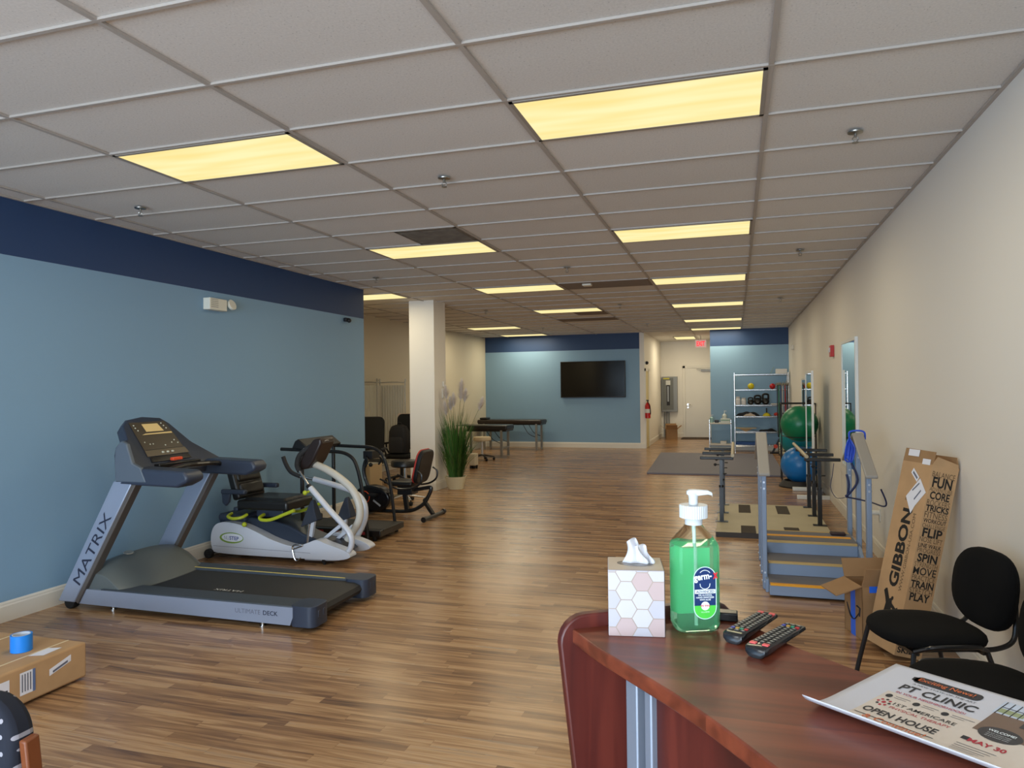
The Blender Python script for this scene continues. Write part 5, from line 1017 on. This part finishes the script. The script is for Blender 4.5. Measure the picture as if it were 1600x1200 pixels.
for s in (-1, 1):
    mb = MB(); mb.tube(spl([(s*0.155, 0.10, 0.418), (s*0.165, 0.21, 0.42), (s*0.165, 0.29, 0.45), (s*0.155, 0.315, 0.52), (s*0.14, 0.325, 0.62)], 6), 0.011, 10); mb.build('back_tube', BLK, ch)
    mb = MB(); mb.tube(spl([(s*0.20, -0.16, 0.42), (s*0.235, -0.2, 0.2), (s*0.255, -0.225, 0.012), ], 4), 0.011, 10); mb.build('leg', BLK, ch)
    mb = MB(); mb.tube(spl([(s*0.20, 0.16, 0.42), (s*0.235, 0.22, 0.2), (s*0.255, 0.27, 0.012)], 4), 0.011, 10); mb.build('leg', BLK, ch)
    mb = MB(); mb.tube(spl([(s*0.20, 0.16, 0.425), (s*0.225, 0.12, 0.445), (s*0.248, 0.08, 0.46), (s*0.25, -0.08, 0.46), (s*0.225, -0.12, 0.445), (s*0.20, -0.16, 0.425)], 5), 0.010, 8); mb.build('side_tube', BLK, ch)
mb = MB(); mb.bar((-0.2, -0.15, 0.415), (0.2, -0.15, 0.415), 0.02, 0.015); mb.bar((-0.2, 0.15, 0.415), (0.2, 0.15, 0.415), 0.02, 0.015); mb.bar((-0.16, -0.15, 0.418), (-0.16, 0.15, 0.418), 0.02, 0.012); mb.bar((0.16, -0.15, 0.418), (0.16, 0.15, 0.418), 0.02, 0.012); mb.build('under_frame', BLK, ch)
tr = {q: kids(q) for q in [ch]+kids(ch)}
ch['group'] = 'black visitor chairs along the right wall'
ch.location = (0.82, 3.76, 0); ch.rotation_euler = (0, 0, math.radians(-73))
dup(ch, (0.86, 3.10, 0), math.radians(-78), label='second black visitor chair from the printed carton, partly behind the poster', tree=tr)
dup(ch, (0.90, 2.50, 0), math.radians(-80), label='nearest black visitor chair, cut off by the right edge of the photo', tree=tr)

# ---- reception counter
def inset(P, d):   # shift polyline to its left by d
    out = []
    for i, p in enumerate(P):
        a = Vector(P[max(i-1, 0)]); b = Vector(P[min(i+1, len(P)-1)]); tt = (b-a).normalized(); out.append((p[0]-tt.y*d, p[1]+tt.x*d))
    return out
def spl2(P, n=5): return [(p.x, p.y) for p in spl([(a, b, 0) for a, b in P], n)]
NEAR = spl2([(-0.325, 1.428), (-0.255, 1.335), (-0.186, 1.259), (-0.092, 1.155), (-0.02, 1.062), (0.045, 0.968), (0.11, 0.86), (0.165, 0.74), (0.21, 0.60)])
FAR = spl2([(-0.03, 1.607), (0.02, 1.545), (0.087, 1.448), (0.155, 1.378), (0.225, 1.308), (0.31, 1.21), (0.39, 1.10), (0.46, 0.97), (0.52, 0.82), (0.56, 0.66)])
t = thing('reception_counter', 'curved cherry wood reception counter with raised end panel', 'counter', (0.1, 1.1, 0))
mb = MB(); mb.prism(NEAR+FAR[::-1], 'z', 1.082, 1.11); mb.build('counter_top', CHERRY, t, bevel=0.003, bseg=2)
E0 = Vector((-0.340, 1.405, 0)); ED = Vector((0.845, 0.535, 0)).normalized(); EN = Vector((-0.535, 0.845, 0)).normalized()
prof = [(0.115, 0.0), (0.40, 0.0), (0.40, 1.10), (0.37, 1.128), (0.345, 1.137)] + [(0.055-0.055*math.sin(a), 1.082+0.055*math.cos(a)) for a in [PI/2*k/6 for k in range(7)]]
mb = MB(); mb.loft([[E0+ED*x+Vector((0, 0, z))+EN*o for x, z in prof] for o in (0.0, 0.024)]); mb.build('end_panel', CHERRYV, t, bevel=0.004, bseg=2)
pin = inset(NEAR, 0.035)
i0_ = min(range(len(pin)), key=lambda i: abs(pin[i][0]+0.135))
P1 = pin[i0_:]; P2 = inset(P1, 0.018)
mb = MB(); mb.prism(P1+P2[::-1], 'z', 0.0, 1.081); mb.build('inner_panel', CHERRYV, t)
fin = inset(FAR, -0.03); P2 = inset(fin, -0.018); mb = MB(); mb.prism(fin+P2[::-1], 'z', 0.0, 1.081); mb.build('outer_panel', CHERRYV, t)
AL = mat('grey_aluminium', (124, 132, 146), rough=0.4, metal=0.3)
for q, w in ((-0.186, 0.036), (-0.150, 0.022)):
    c = min(pin, key=lambda p: abs(p[0]-q-0.012)); d = (Vector(pin[pin.index(c)+1])-Vector(pin[pin.index(c)-1])).normalized()
    M = Matrix.Translation((c[0], c[1], 0)) @ Matrix.Rotation(math.atan2(d.y, d.x), 4, 'Z')
    mb = MB(); mb.box((-w/2, -0.012, 0), (w/2-0.002, 0.02, 1.081), M); mb.build('support_post', AL, t, bevel=0.003)

# ---- tissue box
t = thing('tissue_box', 'white tissue box with pink and grey hexagons on the counter', 'tissue box', (-0.19, 1.46, 1.11))
F0 = Vector((-0.2425, 1.400, 1.1101)); FX = Vector((0.985, 0.17, 0)).normalized(); FYd = Vector((-0.17, 0.985, 0)).normalized(); bw, bh = 0.108, 0.128
M = Matrix((( FX.x, FYd.x, 0, F0.x), (FX.y, FYd.y, 0, F0.y), (0, 0, 1, F0.z), (0, 0, 0, 1)))
CARD = mat('box_card_white', (186, 181, 185), rough=0.5)
mb = MB(); mb.box((0, 0, 0), (bw, bw, bh), M); mb.build('box_body', CARD, t, bevel=0.0015)
random.seed(6); mb = MB(); cols = [mat('hex_white', (188, 185, 189), rough=0.5), mat('hex_rose', (172, 150, 149), rough=0.5), mat('hex_grey', (176, 174, 182), rough=0.5), mat('hex_blush', (178, 158, 156), rough=0.5)]; gl = mat('hex_line', (160, 144, 132), rough=0.5)
R = 0.0205
def clip(P, lo, hi, ax):
    for side, lim in ((1, lo), (-1, hi)):
        out = []
        for i in range(len(P)):
            a, b = P[i-1], P[i]; ia = side*(a[ax]-lim) >= 0; ib = side*(b[ax]-lim) >= 0
            if ia != ib:
                tt = (lim-a[ax])/(b[ax]-a[ax]); out.append((a[0]+(b[0]-a[0])*tt, a[1]+(b[1]-a[1])*tt))
            if ib: out.append(b)
        P = out
        if not P: return P
    return P
def hexes(fn, w, h):
    for i in range(-1, 6):
        for j in range(-1, 6):
            cx, cy = i*R*1.5*1.0+0.004, j*R*math.sqrt(3)+(R*math.sqrt(3)/2 if i % 2 else 0)
            for rr, off, mm in ((R, 0.0004, gl), (R*0.955, 0.0008, random.choice(cols+[cols[0]]) )):
                P = clip([(cx+rr*math.cos(PI/3*k), cy+rr*math.sin(PI/3*k)) for k in range(6)], 0.001, w-0.001, 0)
                P = clip(P, 0.001, h-0.001, 1) if P else P
                if len(P) > 2: mb.use(mm).poly([fn(x, y, off) for x, y in P])
hexes(lambda x, y, o: M @ Vector((x, -o, y)), bw, bh); hexes(lambda x, y, o: M @ Vector((bw+o, x, y)), bw, bh); hexes(lambda x, y, o: M @ Vector((-o, x, y)), bw, bh)
mb.build('hexagon_print', None, t)
mb = MB(); mb.use(mat('box_top_cream', (196, 180, 160), rough=0.5)).poly([M @ Vector((x, y, bh+0.0004)) for x, y in ((0.001, 0.001), (bw-0.001, 0.001), (bw-0.001, bw-0.001), (0.001, bw-0.001))]); mb.build('top_print', None, t)
mb = MB(); c = M @ Vector((bw/2, bw/2, bh)); mb.prism([(c.x+0.036*math.cos(a), c.y+0.022*math.sin(a)) for a in [2*PI*k/32 for k in range(32)]], 'z', c.z+0.0006, c.z+0.0010); mb.build('film_window', mat('film_dark', (110, 104, 98), rough=0.25), t)
def tis(u, v):
    a = (u-.5)*2; w = 0.026*(1-0.35*v)
    return c + Vector((a*w+0.006*math.sin(v*3), 0.008*math.sin(a*5+v*2)*(0.4+v), 0.001+0.050*v*(1-0.30*(a+0.3)**2)-0.012*v*(a > 0.3)))
mb = MB(); mb.sheet(tis, 24, 12); mb.sheet(lambda u, v: tis(u, v*0.75)+Vector((0.012, 0.006, 0)), 24, 10); mb.build('tissue', mat('tissue_white', (214, 214, 220), rough=0.9), t, angle=80, solid=0.0006)

# ---- hand sanitizer
t = thing('hand_sanitizer', 'tall clear pump bottle of green hand sanitizer next to the tissue box', 'bottle', (-0.086, 1.487, 1.11))
MS = Matrix.Translation((-0.084, 1.487, 1.1102)) @ Matrix.Rotation(math.radians(22), 4, 'Z')
def glassm(name, col, rough, ior, mixd=0.0, dcol=None):
    Mt = mat(name, col, rough=rough, trans=1.0, ior=ior); 
    if mixd > 0:
        nt = Mt.node_tree; b = nt.nodes['Principled BSDF']; o = nt.nodes['Material Output']; d = N(nt, 'ShaderNodeBsdfTranslucent'); d.inputs[0].default_value = lin(dcol)+(1,)
        d2 = N(nt, 'ShaderNodeBsdfDiffuse'); d2.inputs[0].default_value = lin(dcol)+(1,); m1 = N(nt, 'ShaderNodeMixShader'); m1.inputs[0].default_value = 0.5
        nt.links.new(d.outputs[0], m1.inputs[1]); nt.links.new(d2.outputs[0], m1.inputs[2])
        m2 = N(nt, 'ShaderNodeMixShader'); m2.inputs[0].default_value = mixd; nt.links.new(b.outputs[0], m2.inputs[1]); nt.links.new(m1.outputs[0], m2.inputs[2]); nt.links.new(m2.outputs[0], o.inputs[0])
    return Mt
def sec(w, d, z, r): return [MS @ Vector((x, y, z)) for x, y in rrect(w, d, min(r, w/2-0.001, d/2-0.001), 6)]
mb = MB(); mb.loft([sec(.074, .050, 0, .016), sec(.084, .060, .004, .016), sec(.088, .064, .014, .014), sec(.088, .064, .165, .014), sec(.086, .062, .172, .016), sec(.070, .052, .186, .02), sec(.046, .040, .200, .02), sec(.032, .032, .208, .0155), sec(.030, .030, .214, .0145), sec(.030, .030, .225, .0145)])
mb.build('bottle_shell', glassm('clear_plastic', (246, 252, 250), 0.02, 1.12), t, angle=60)
mb = MB(); mb.loft([sec(.070, .046, .003, .014), sec(.084, .060, .012, .012), sec(.0855, .0615, .10, .012), sec(.0855, .0615, .164, .012), sec(.084, .060, .170, .012)])
mb.build('green_gel', glassm('green_liquid', (224, 255, 236), 0.03, 1.2, 0.32, (140, 236, 180)), t, angle=60)
mb = MB(); mb.prism([(-0.036, 0.030), (0.036, 0.030), (0.036, 0.155), (-0.036, 0.155)], 'y', 0.0308, 0.0312, MS); mb.build('back_label', mat('mint_label', (140, 238, 184), rough=0.6), t)
mb = MB(); mb.cyl(MS @ V(0, 0, 0.012), MS @ V(0, 0, 0.21), 0.0035, seg=10); mb.build('dip_tube', mat('pale_tube', (206, 224, 214), rough=0.4), t)
mb = MB(); Lz, Lx = 0.038, 0.010
def lp(x, z, o=0.0326): return MS @ Vector((x+Lx, -o, z))
def cap(w, z0, z1, n=14):  # stadium
    r = w/2; return [(r*math.cos(a), z1-r+r*math.sin(a)) for a in [PI*k/n for k in range(n+1)]] + [(r*math.cos(a), z0+r+r*math.sin(a)) for a in [PI+PI*k/n for k in range(n+1)]]
mb.use(mat('label_pale', (206, 232, 224), rough=0.4)).poly([lp(x, z, .0326) for x, z in cap(.046, .028, .131)])
mb.use(mat('label_navy', (16, 46, 96), rough=0.4)).poly([lp(x, z, .0329) for x, z in clip(cap(.043, .0295, .1295), 0.055, 0.2, 1)])
mb.use(mat('label_green', (78, 196, 70), rough=0.4)).poly([lp(x, z, .0329) for x, z in clip(cap(.043, .0295, .1295), 0.0, 0.055, 1)])
WP = mat('label_white_ink', (232, 240, 240), rough=0.4)
mb.use(WP).text('germ-', lp(-0.004, .108, .0334), MS.to_3x3() @ V(1, 0, .12), MS.to_3x3() @ V(-.12, 0, 1), .0135, .036, bold=0.03)
mb.use(mat('label_red', (200, 40, 50), rough=0.4)).text('x', lp(.021, .113, .0336), MS.to_3x3() @ V(1, 0, .12), MS.to_3x3() @ V(0, 0, 1), .012, .010, bold=0.05)
mb.use(WP).poly([lp(x, z, .0333) for x, z in ((-.0205, .0865), (.0205, .0865), (.0205, .0785), (-.0205, .0785))])
mb.use(MC['label_navy']).text('ADVANCED', lp(0, .0825, .0336), MS.to_3x3() @ V(1, 0, 0), MS.to_3x3() @ V(0, 0, 1), .0055, .036, bold=0.02)
mb.use(WP)
for s_, z, w in (('70% ALCOHOL', .0755, .028), ('HAND SANITIZER', .0710, .036), ('WITH ALOE', .0665, .022)): mb.text(s_, lp(0, z, .0334), MS.to_3x3() @ V(1, 0, 0), MS.to_3x3() @ V(0, 0, 1), .0033, w, bold=0.02)
mb.poly([lp(.0085*math.cos(a), .0545+.0085*math.sin(a), .0334) for a in [2*PI*k/24 for k in range(24)]])
mb.use(MC['label_red']).text('99.99%', lp(0, .0545, .0338), MS.to_3x3() @ V(1, 0, 0), MS.to_3x3() @ V(0, 0, 1), .0042, .019, bold=0.02)
mb.use(WP).text('KILLS GERMS', lp(0, .0425, .0334), MS.to_3x3() @ V(1, 0, 0), MS.to_3x3() @ V(0, 0, 1), .0022, .016)
sh = [(-.010, .098), (-.009, .092), (-.005, .0885), (0, .0872), (.005, .0885), (.009, .092), (.010, .098)]
mb.tube([lp(x, z, .0333) for x, z in sh], 0.0007, 4); mb.tube([lp(.012*math.cos(a), .112+.012*math.sin(a), .0333) for a in [0.6+1.9*k/8 for k in range(9)]], 0.0007, 4)
mb.build('front_label', None, t, recalc=False)
PW = mat('pump_white', (200, 206, 210), rough=0.35)
mb = MB(); mb.lathe([(0.017, .208), (0.0175, .220), (0.019, .222), (0.019, .226)], M=MS, seg=28); nr = []
for k in range(72): r = 0.0275 if k % 2 else 0.0266; nr.append((r*math.cos(2*PI*k/72), r*math.sin(2*PI*k/72)))
mb.prism(nr, 'z', .222, .247, MS); mb.build('collar', PW, t, bevel=0.0)
mb = MB(); mb.cyl(MS @ V(0, 0, .247), MS @ V(0, 0, .258), 0.009); mb.cyl(MS @ V(0, 0, .256), MS @ V(0, 0, .270), 0.0085, 0.0105); R3 = Matrix.Rotation(math.radians(-14), 4, 'Z')
mb.loft([[MS @ R3 @ Vector((x, y*w, z)) for y, z in ((-.008, za), (.008, za), (.008, zb), (-.008, zb))] for x, za, zb, w in ((-.013, .268, .274, .6), (-.008, .266, .277, 1), (.010, .266, .277, 1), (.028, .268, .276, .6), (.036, .266, .272, .45), (.037, .262, .270, .4))]); mb.build('pump_head', PW, t, bevel=0.0008)

# ---- remotes
BTN = mat('button_dark', (58, 58, 56), rough=0.4); BW = mat('button_print', (176, 172, 160), rough=0.5)
def remote(lab, p0, p1, flip):
    a = Vector((*p0, 1.1103)); b = Vector((*p1, 1.1103)); L = (b-a).length; ang = math.atan2((b-a).y, (b-a).x)
    t = thing('remote_control', lab, 'remote control', ((a+b)/2), 'television remotes on the counter')
    M = Matrix.Translation(a) @ Matrix.Rotation(ang, 4, 'Z')
    mb = MB(); R = []
    for x, w, h in ((0, .036, .016), (0.004, .041, .019), (0.02, .043, .020), (L*0.6, .041, .017), (L-0.006, .040, .014), (L, .036, .011)):
        R.append([M @ Vector((x, y, z)) for y, z in ((-w/2, h*0.55), (-w/2+.001, h*.95), (-w/2+.003, h), (w/2-.003, h), (w/2-.001, h*.95), (w/2, h*0.55), (w/2-.006, .002), (w/2-.012, 0), (-w/2+.012, 0), (-w/2+.006, .002))])
    mb.loft(R); mb.build('case', mat('remote_black', (26, 27, 30), rough=0.25, coat=0.4), t, angle=50)
    mb = MB()
    def zt(x): return .0203-(.006)*(max(0, x-.02)/(L-.02))
    rows = 13
    for i in range(rows):
        x = 0.022+i*(L-0.038)/(rows-1); xr = (L-x+0.004) if flip else x
        for j in range(4 if i in (1,) else 3):
            n = 4 if i in (1,) else 3
            y = (j-(n-1)/2)*(0.0085 if n == 4 else 0.0115); z = zt(xr)
            m_ = BTN; wx, wy = .0035, .0042
            if i == 1: m_ = [mat('btn_red', (190, 40, 50), rough=.4), mat('btn_green', (40, 150, 120), rough=.4), mat('btn_yellow', (196, 156, 70), rough=.4), mat('btn_blue', (60, 70, 170), rough=.4)][j]; wy = .0032
            if i == rows-1:
                if j == 1: continue
                m_ = mat('btn_coral', (232, 92, 92), rough=.4); wx, wy = .0042, .0055
            mb.use(m_).box((xr-wx, y-wy, z-.001), (xr+wx, y+wy, z+.0016), M)
            if m_ is BTN: mb.use(BW).box((xr-wx*.35, y-wy*.5, z+.0016), (xr+wx*.35, y+wy*.5, z+.0019), M)
    mb.build('buttons', None, t, bevel=0.0)
    mb = MB(); mb.box((0.001 if not flip else L-.004, -.014, .006), (.004 if not flip else L-.001, .014, .012), M); mb.build('front_window' , mat('remote_ir', (30, 30, 60), rough=0.1), t)
    mb = MB(); x = 0.010 if not flip else L-0.010
    mb.box((x-.002, -.014, zt(x)-.0005), (x+.002, .014, zt(x)+.0004), M); mb.build('brand_strip', mat('remote_strip', (170, 156, 120), rough=.4), t)
remote('left black remote with its coloured buttons near the camera', (-0.012, 1.415), (0.060, 1.590), False)
remote('right black remote with two coral buttons near the camera', (0.0265, 1.352), (0.1085, 1.525), True)
MB().box((-0.052, 1.545, 1.1102), (-0.002, 1.575, 1.128), None).build('small_black_box', mat('gloss_black_box', (20, 20, 22), rough=0.25), at=(-0.03, 1.56, 1.11), bevel=0.003, label='small glossy black box behind the sanitizer bottle', cat='box')

# ---- poster
t = thing('paper_flyer', 'large white printed clinic open house flyer curling on the counter', 'flyer', (0.25, 1.25, 1.112))
TL = Vector((0.258, 1.386, 1.1115)); RX = Vector((0.80, -0.60, 0)); DX = Vector((-0.585, -0.811, 0)).normalized(); PW_, PH_ = 0.285, 0.313
def paper(s, v, o=0.0):   # s along width (m), v from top (m)
    f = max(0.0, v-0.19)/(PH_-0.19); hz = v - 0.022*f**3; z = 0.024*f**3
    dz = 3*0.024*f*f/(PH_-0.19); n = Vector((0, 0, 1)) - DX*dz; n.normalize()
    return TL + RX*s + DX*hz + Vector((0, 0, z)) + n*o
mb = MB(); mb.sheet(lambda u, w: paper(u*PW_, w*PH_), 24, 40); mb.build('sheet', mat('flyer_paper', (206, 206, 212), rough=0.5), t, angle=80, solid=0.0004)
mb = MB()
def mx_(x): return 0.030+0.73*x + (0.008 if x > 0.183 else 0)
def my_(y): return 0.008+1.13*y if y < 0.2 else 0.234+0.7*(y-0.2)
def pp(x, y, o): return paper(mx_(x), my_(y), o)
def pq(x0, x1, y0, y1, m_, o=0.0006, n=14):
    mb.use(m_); mb.sheet(lambda u, w: pp(x0+(x1-x0)*u, y0+(y1-y0)*w, o), max(2, int((x1-x0)/0.02)), n)
def ptxt(s, x, y, h, w, m_, bold=0.0, o=0.0011):
    mb.use(m_).text(s, (0, 0, 0), (1, 0, 0), (0, 1, 0), h, w, bold, map=lambda a, b: paper(mx_(x)+a*0.73, my_(y)-b, o))
def pell(x, y, rx, ry, m_, o=0.0009, n=28, rag=0.0):
    random.seed(int(x*1000)); mb.use(m_).poly([pp(x+rx*math.cos(a)*(1-rag*random.random()), y+ry*math.sin(a)*(1-rag*random.random()), o) for a in [2*PI*k/n for k in range(n)]])
CRE = mat('flyer_cream', (214, 202, 188), rough=.5); INKK = mat('flyer_ink', (40, 40, 44), rough=.5); RDD = mat('flyer_red', (178, 44, 60), rough=.5); ORR = mat('flyer_orange', (214, 110, 60), rough=.5); GRY = mat('flyer_grey', (130, 128, 130), rough=.5)
pq(0.02, 0.315, 0.10, 0.275, CRE, 0.0004, 24)
mb.use(INKK).poly([pp(x, y, .0008) for x, y in rrect(0.135, 0.026, 0.011, 4, cx=0.095, cy=0.030)])
mb.poly([pp(x, y, .0008) for x, y in ((0.022, 0.024), (0.04, 0.020), (0.04, 0.04), (0.024, 0.036))])
ptxt('Exciting News!', 0.092, 0.030, 0.018, 0.112, ORR, 0.01, 0.0014)
ptxt('A NEW STATE-OF-THE-ART', 0.10, 0.051, 0.0058, 0.125, INKK)
ptxt('PT CLINIC', 0.102, 0.073, 0.026, 0.148, INKK, 0.02)
ptxt('IN YOUR NEIGHBORHOOD!', 0.102, 0.096, 0.0075, 0.135, RDD, 0.01)
for k in range(3): pell(0.034+0.055*k, 0.116, 0.0065, 0.0065, INKK); pq(0.045+0.055*k, 0.075+0.055*k, 0.111, 0.1125, GRY, 0.0009, 1); pq(0.045+0.055*k, 0.07+0.055*k, 0.117, 0.1182, GRY, 0.0009, 1)
for k in range(8): a = PI/4*k; pell(0.042+0.011*math.cos(a), 0.142+0.011*math.sin(a), 0.0028, 0.0028, RDD if k % 3 else INKK)
pell(0.042, 0.142, 0.004, 0.004, RDD)
ptxt('1ST AMERICARE', 0.118, 0.137, 0.0105, 0.118, INKK, 0.005); ptxt('PHYSICAL THERAPY', 0.118, 0.151, 0.0085, 0.114, RDD)
ptxt('OPEN HOUSE', 0.098, 0.177, 0.020, 0.140, INKK, 0.02)
pq(0.025, 0.175, 0.198, 0.200, INKK, 0.0009, 1); ptxt('& Continue!', 0.105, 0.206, 0.018, 0.115, ORR, 0.005, .0014)
# photo block on the right of the flyer
pq(0.185, 0.325, 0.012, 0.060, mat('flyer_sky', (196, 206, 220), rough=.5), 0.0006, 8); pq(0.19, 0.325, 0.060, 0.13, mat('flyer_floor', (120, 98, 82), rough=.5), 0.0006, 10)
for k in range(4): pq(0.19+0.013*k, 0.192+0.013*k, 0.014, 0.062, MC['flyer_ink'], 0.0009, 6)
pq(0.19, 0.24, 0.034, 0.036, INKK, .0009, 1); pq(0.192, 0.236, 0.040, 0.055, mat('flyer_greenery', (150, 160, 120), rough=.5), .0008, 2)
pq(0.245, 0.295, 0.012, 0.085, mat('flyer_charcoal', (58, 56, 58), rough=.5), 0.0009, 8)
for i, s_ in enumerate(('BETTER', 'MOVEMENT', 'BETTER LIFE')): ptxt(s_, 0.27, 0.026+0.011*i, 0.0065, 0.036, WP, 0.01, .0013)
ptxt('Try it', 0.268, 0.068, 0.016, 0.034, ORR, 0.005, .0013)
pell(0.235, 0.125, 0.036, 0.022, MC['flyer_charcoal'], .001); ptxt('WELCOME!', 0.235, 0.118, 0.0075, 0.046, WP, 0.02, .0014); 
for k in range(3): ptxt('all are invited today', 0.235, 0.127+0.005*k, 0.003, 0.04, WP, 0, .0014)
pell(0.305, 0.075, 0.014, 0.012, mat('flyer_ballblue', (70, 100, 140), rough=.5), .001)
ptxt('MAY 30', 0.235, 0.165, 0.013, 0.062, RDD, 0.03); pq(0.192, 0.204, 0.158, 0.168, INKK, .0009, 2)
for k in range(5): pq(0.195, 0.26-0.006*k, 0.182+0.007*k, 0.1835+0.007*k, GRY, .0009, 1)
mb.build('printing', None, t, recalc=False, angle=80)

# ================================================================ LEFT FOREGROUND
t = thing('flat_carton', 'wide flat brown carton with white labels on the floor by the left wall', 'box', (-4.1, 2.6, 0))
CX0, CX1, CY0, CY1, CZ1 = -4.75, -3.49, 1.7, 3.16, 0.205
MB().box((CX0, CY0, 0.012), (CX1, CY1, CZ1)).build('carton_body', KR, t, bevel=0.012, bseg=3)
TP = mat('pale_strap', (214, 196, 160), rough=.5)
for x in (-3.61, -4.0): mb = MB(); mb.box((x-0.005, CY0, CZ1), (x+0.005, CY1-0.01, CZ1+0.0015)); mb.build('strap', TP, t)
mb = MB(); mb.use(mat('label_paper2', (222, 222, 230), rough=.5))
def fx(y0, y1, z0, z1, m_=None, o=0.001, sk=0.0):
    if m_: mb.use(m_)
    mb.poly([Vector((CX1+o, y0, z0)), Vector((CX1+o, y1, z0+sk)), Vector((CX1+o, y1, z1+sk)), Vector((CX1+o, y0, z1))])
L2 = MC['label_paper2']; K2 = MC['label_ink']
fx(2.48, 2.71, 0.045, 0.165, L2); fx(2.495, 2.70, 0.10, 0.118, mat('label_black', (40, 40, 46)), 0.0016)
mb.use(MC['label_black']).text('M 90XH01 17.8', (CX1+0.0018, 2.60, 0.108), (0, 1, 0), (0, 0, 1), 0.02, 0.19, bold=.02)
mb.mats and None
fx(2.765, 2.85, 0.06, 0.175, L2); fx(2.835, 2.85, 0.06, 0.175, mat('label_blue', (90, 110, 150)), .0016)
for k in range(4): fx(2.775+0.015*k, 2.781+0.015*k, 0.075, 0.165, K2, .0018)
fx(2.93, 3.06, 0.10, 0.135, L2, .001, 0.035); fx(2.95, 3.04, 0.11, 0.122, K2, .0016, 0.025)
mb.use(L2).poly([Vector(p) for p in ((-3.60, 2.90, CZ1+.001), (-3.53, 2.93, CZ1+.001), (-3.54, 3.05, CZ1+.001), (-3.61, 3.02, CZ1+.001))]); mb.use(MC['label_blue']).poly([Vector(p) for p in ((-3.66, 2.35, CZ1+.001), (-3.57, 2.35, CZ1+.001), (-3.57, 2.5, CZ1+.001), (-3.66, 2.5, CZ1+.001))])
mb.build('labels', None, t, recalc=False)
for x, y in ((-3.62, 3.0), (-4.6, 3.0), (-3.62, 1.85), (-4.6, 1.85)): MB().box((x-0.04, y-0.04, 0), (x+0.04, y+0.04, 0.014)).build('foot_pad', KRD, t)
t = thing('tape_roll', 'roll of bright blue tape standing on the flat carton', 'tape', (-3.715, 2.955, CZ1))
mb = MB(); c = (-3.715, 2.955, CZ1+0.0015); mb.lathe([(0.047, 0.0), (0.052, 0.0), (0.052, 0.088), (0.047, 0.088), (0.044, 0.088), (0.044, 0.0)], c=c, seg=36, cap=False)
mb.build('tape', mat('tape_blue', (30, 128, 220), rough=.4), t); mb = MB(); mb.lathe([(0.0435, 0.001), (0.0435, 0.0885), (0.040, 0.0885), (0.040, 0.001)], c=c, seg=36, cap=False); mb.build('core', mat('tape_core', (200, 206, 216), rough=.6), t)
# waiting armchair
DOT = mat('dotted_navy_fabric', (30, 34, 46), rough=.9); nt = DOT.node_tree; l = nt.links.new; b = nt.nodes['Principled BSDF']
tc = N(nt, 'ShaderNodeTexCoord'); vo = N(nt, 'ShaderNodeTexVoronoi'); vo.inputs['Scale'].default_value = 26; vo.inputs['Randomness'].default_value = 0.35; spx = N(nt, 'ShaderNodeSeparateXYZ'); l(tc.outputs['Object'], spx.inputs[0]); cbx = N(nt, 'ShaderNodeCombineXYZ'); l(spx.outputs[0], cbx.inputs[0]); l(spx.outputs[2], cbx.inputs[1]); vo.voronoi_dimensions = '2D'; l(cbx.outputs[0], vo.inputs['Vector'])
lt = N(nt, 'ShaderNodeMath', operation='LESS_THAN'); l(vo.outputs['Distance'], lt.inputs[0]); lt.inputs[1].default_value = 0.15
mx = N(nt, 'ShaderNodeMix', data_type='RGBA'); l(lt.outputs[0], mx.inputs[0]); mx.inputs[6].default_value = lin((28, 32, 44))+(1,); mx.inputs[7].default_value = lin((150, 148, 156))+(1,); l(mx.outputs[2], b.inputs['Base Color'])
t = thing('armchair', 'dark dotted fabric armchair with wooden frame in the near left corner', 'armchair', (-2.0, 1.1, 0))
WD = mat('chestnut_wood', (120, 66, 36), rough=.4)
mb = MB(); M = Matrix.Translation((-1.975, 1.36, 0.40)) @ Matrix.Rotation(-0.06, 4, 'X'); mb.prism(rrect(0.50, 0.47, 0.11, 8, cx=0, cy=0.19), 'y', -0.035, 0.035, M); mb.build('backrest', DOT, t, bevel=0.02, bseg=3)
MB().box((-2.235, 0.84, 0.36), (-1.735, 1.34, 0.46)).build('seat', DOT, t, bevel=0.03, bseg=3)
for x in (-2.265, -1.712):
    for ya, yb, zt_ in ((1.45, 1.38, 0.73), (0.88, 0.92, 0.64)): mb = MB(); mb.bar((x, ya, 0), (x, yb, zt_), 0.024, 0.04, up=(0, 1, 0)); mb.build('leg', WD, t, bevel=0.005)
    mb = MB(); mb.bar((x, 1.36, 0.60), (x, 0.88, 0.62), 0.05, 0.028); mb.build('armrest', WD, t, bevel=0.008)
mb = MB(); mb.bar((-2.27, 1.33, 0.33), (-1.715, 1.33, 0.33), 0.03, 0.05); mb.bar((-2.27, 0.90, 0.33), (-1.715, 0.90, 0.33), 0.03, 0.05); mb.build('cross_rail', WD, t)
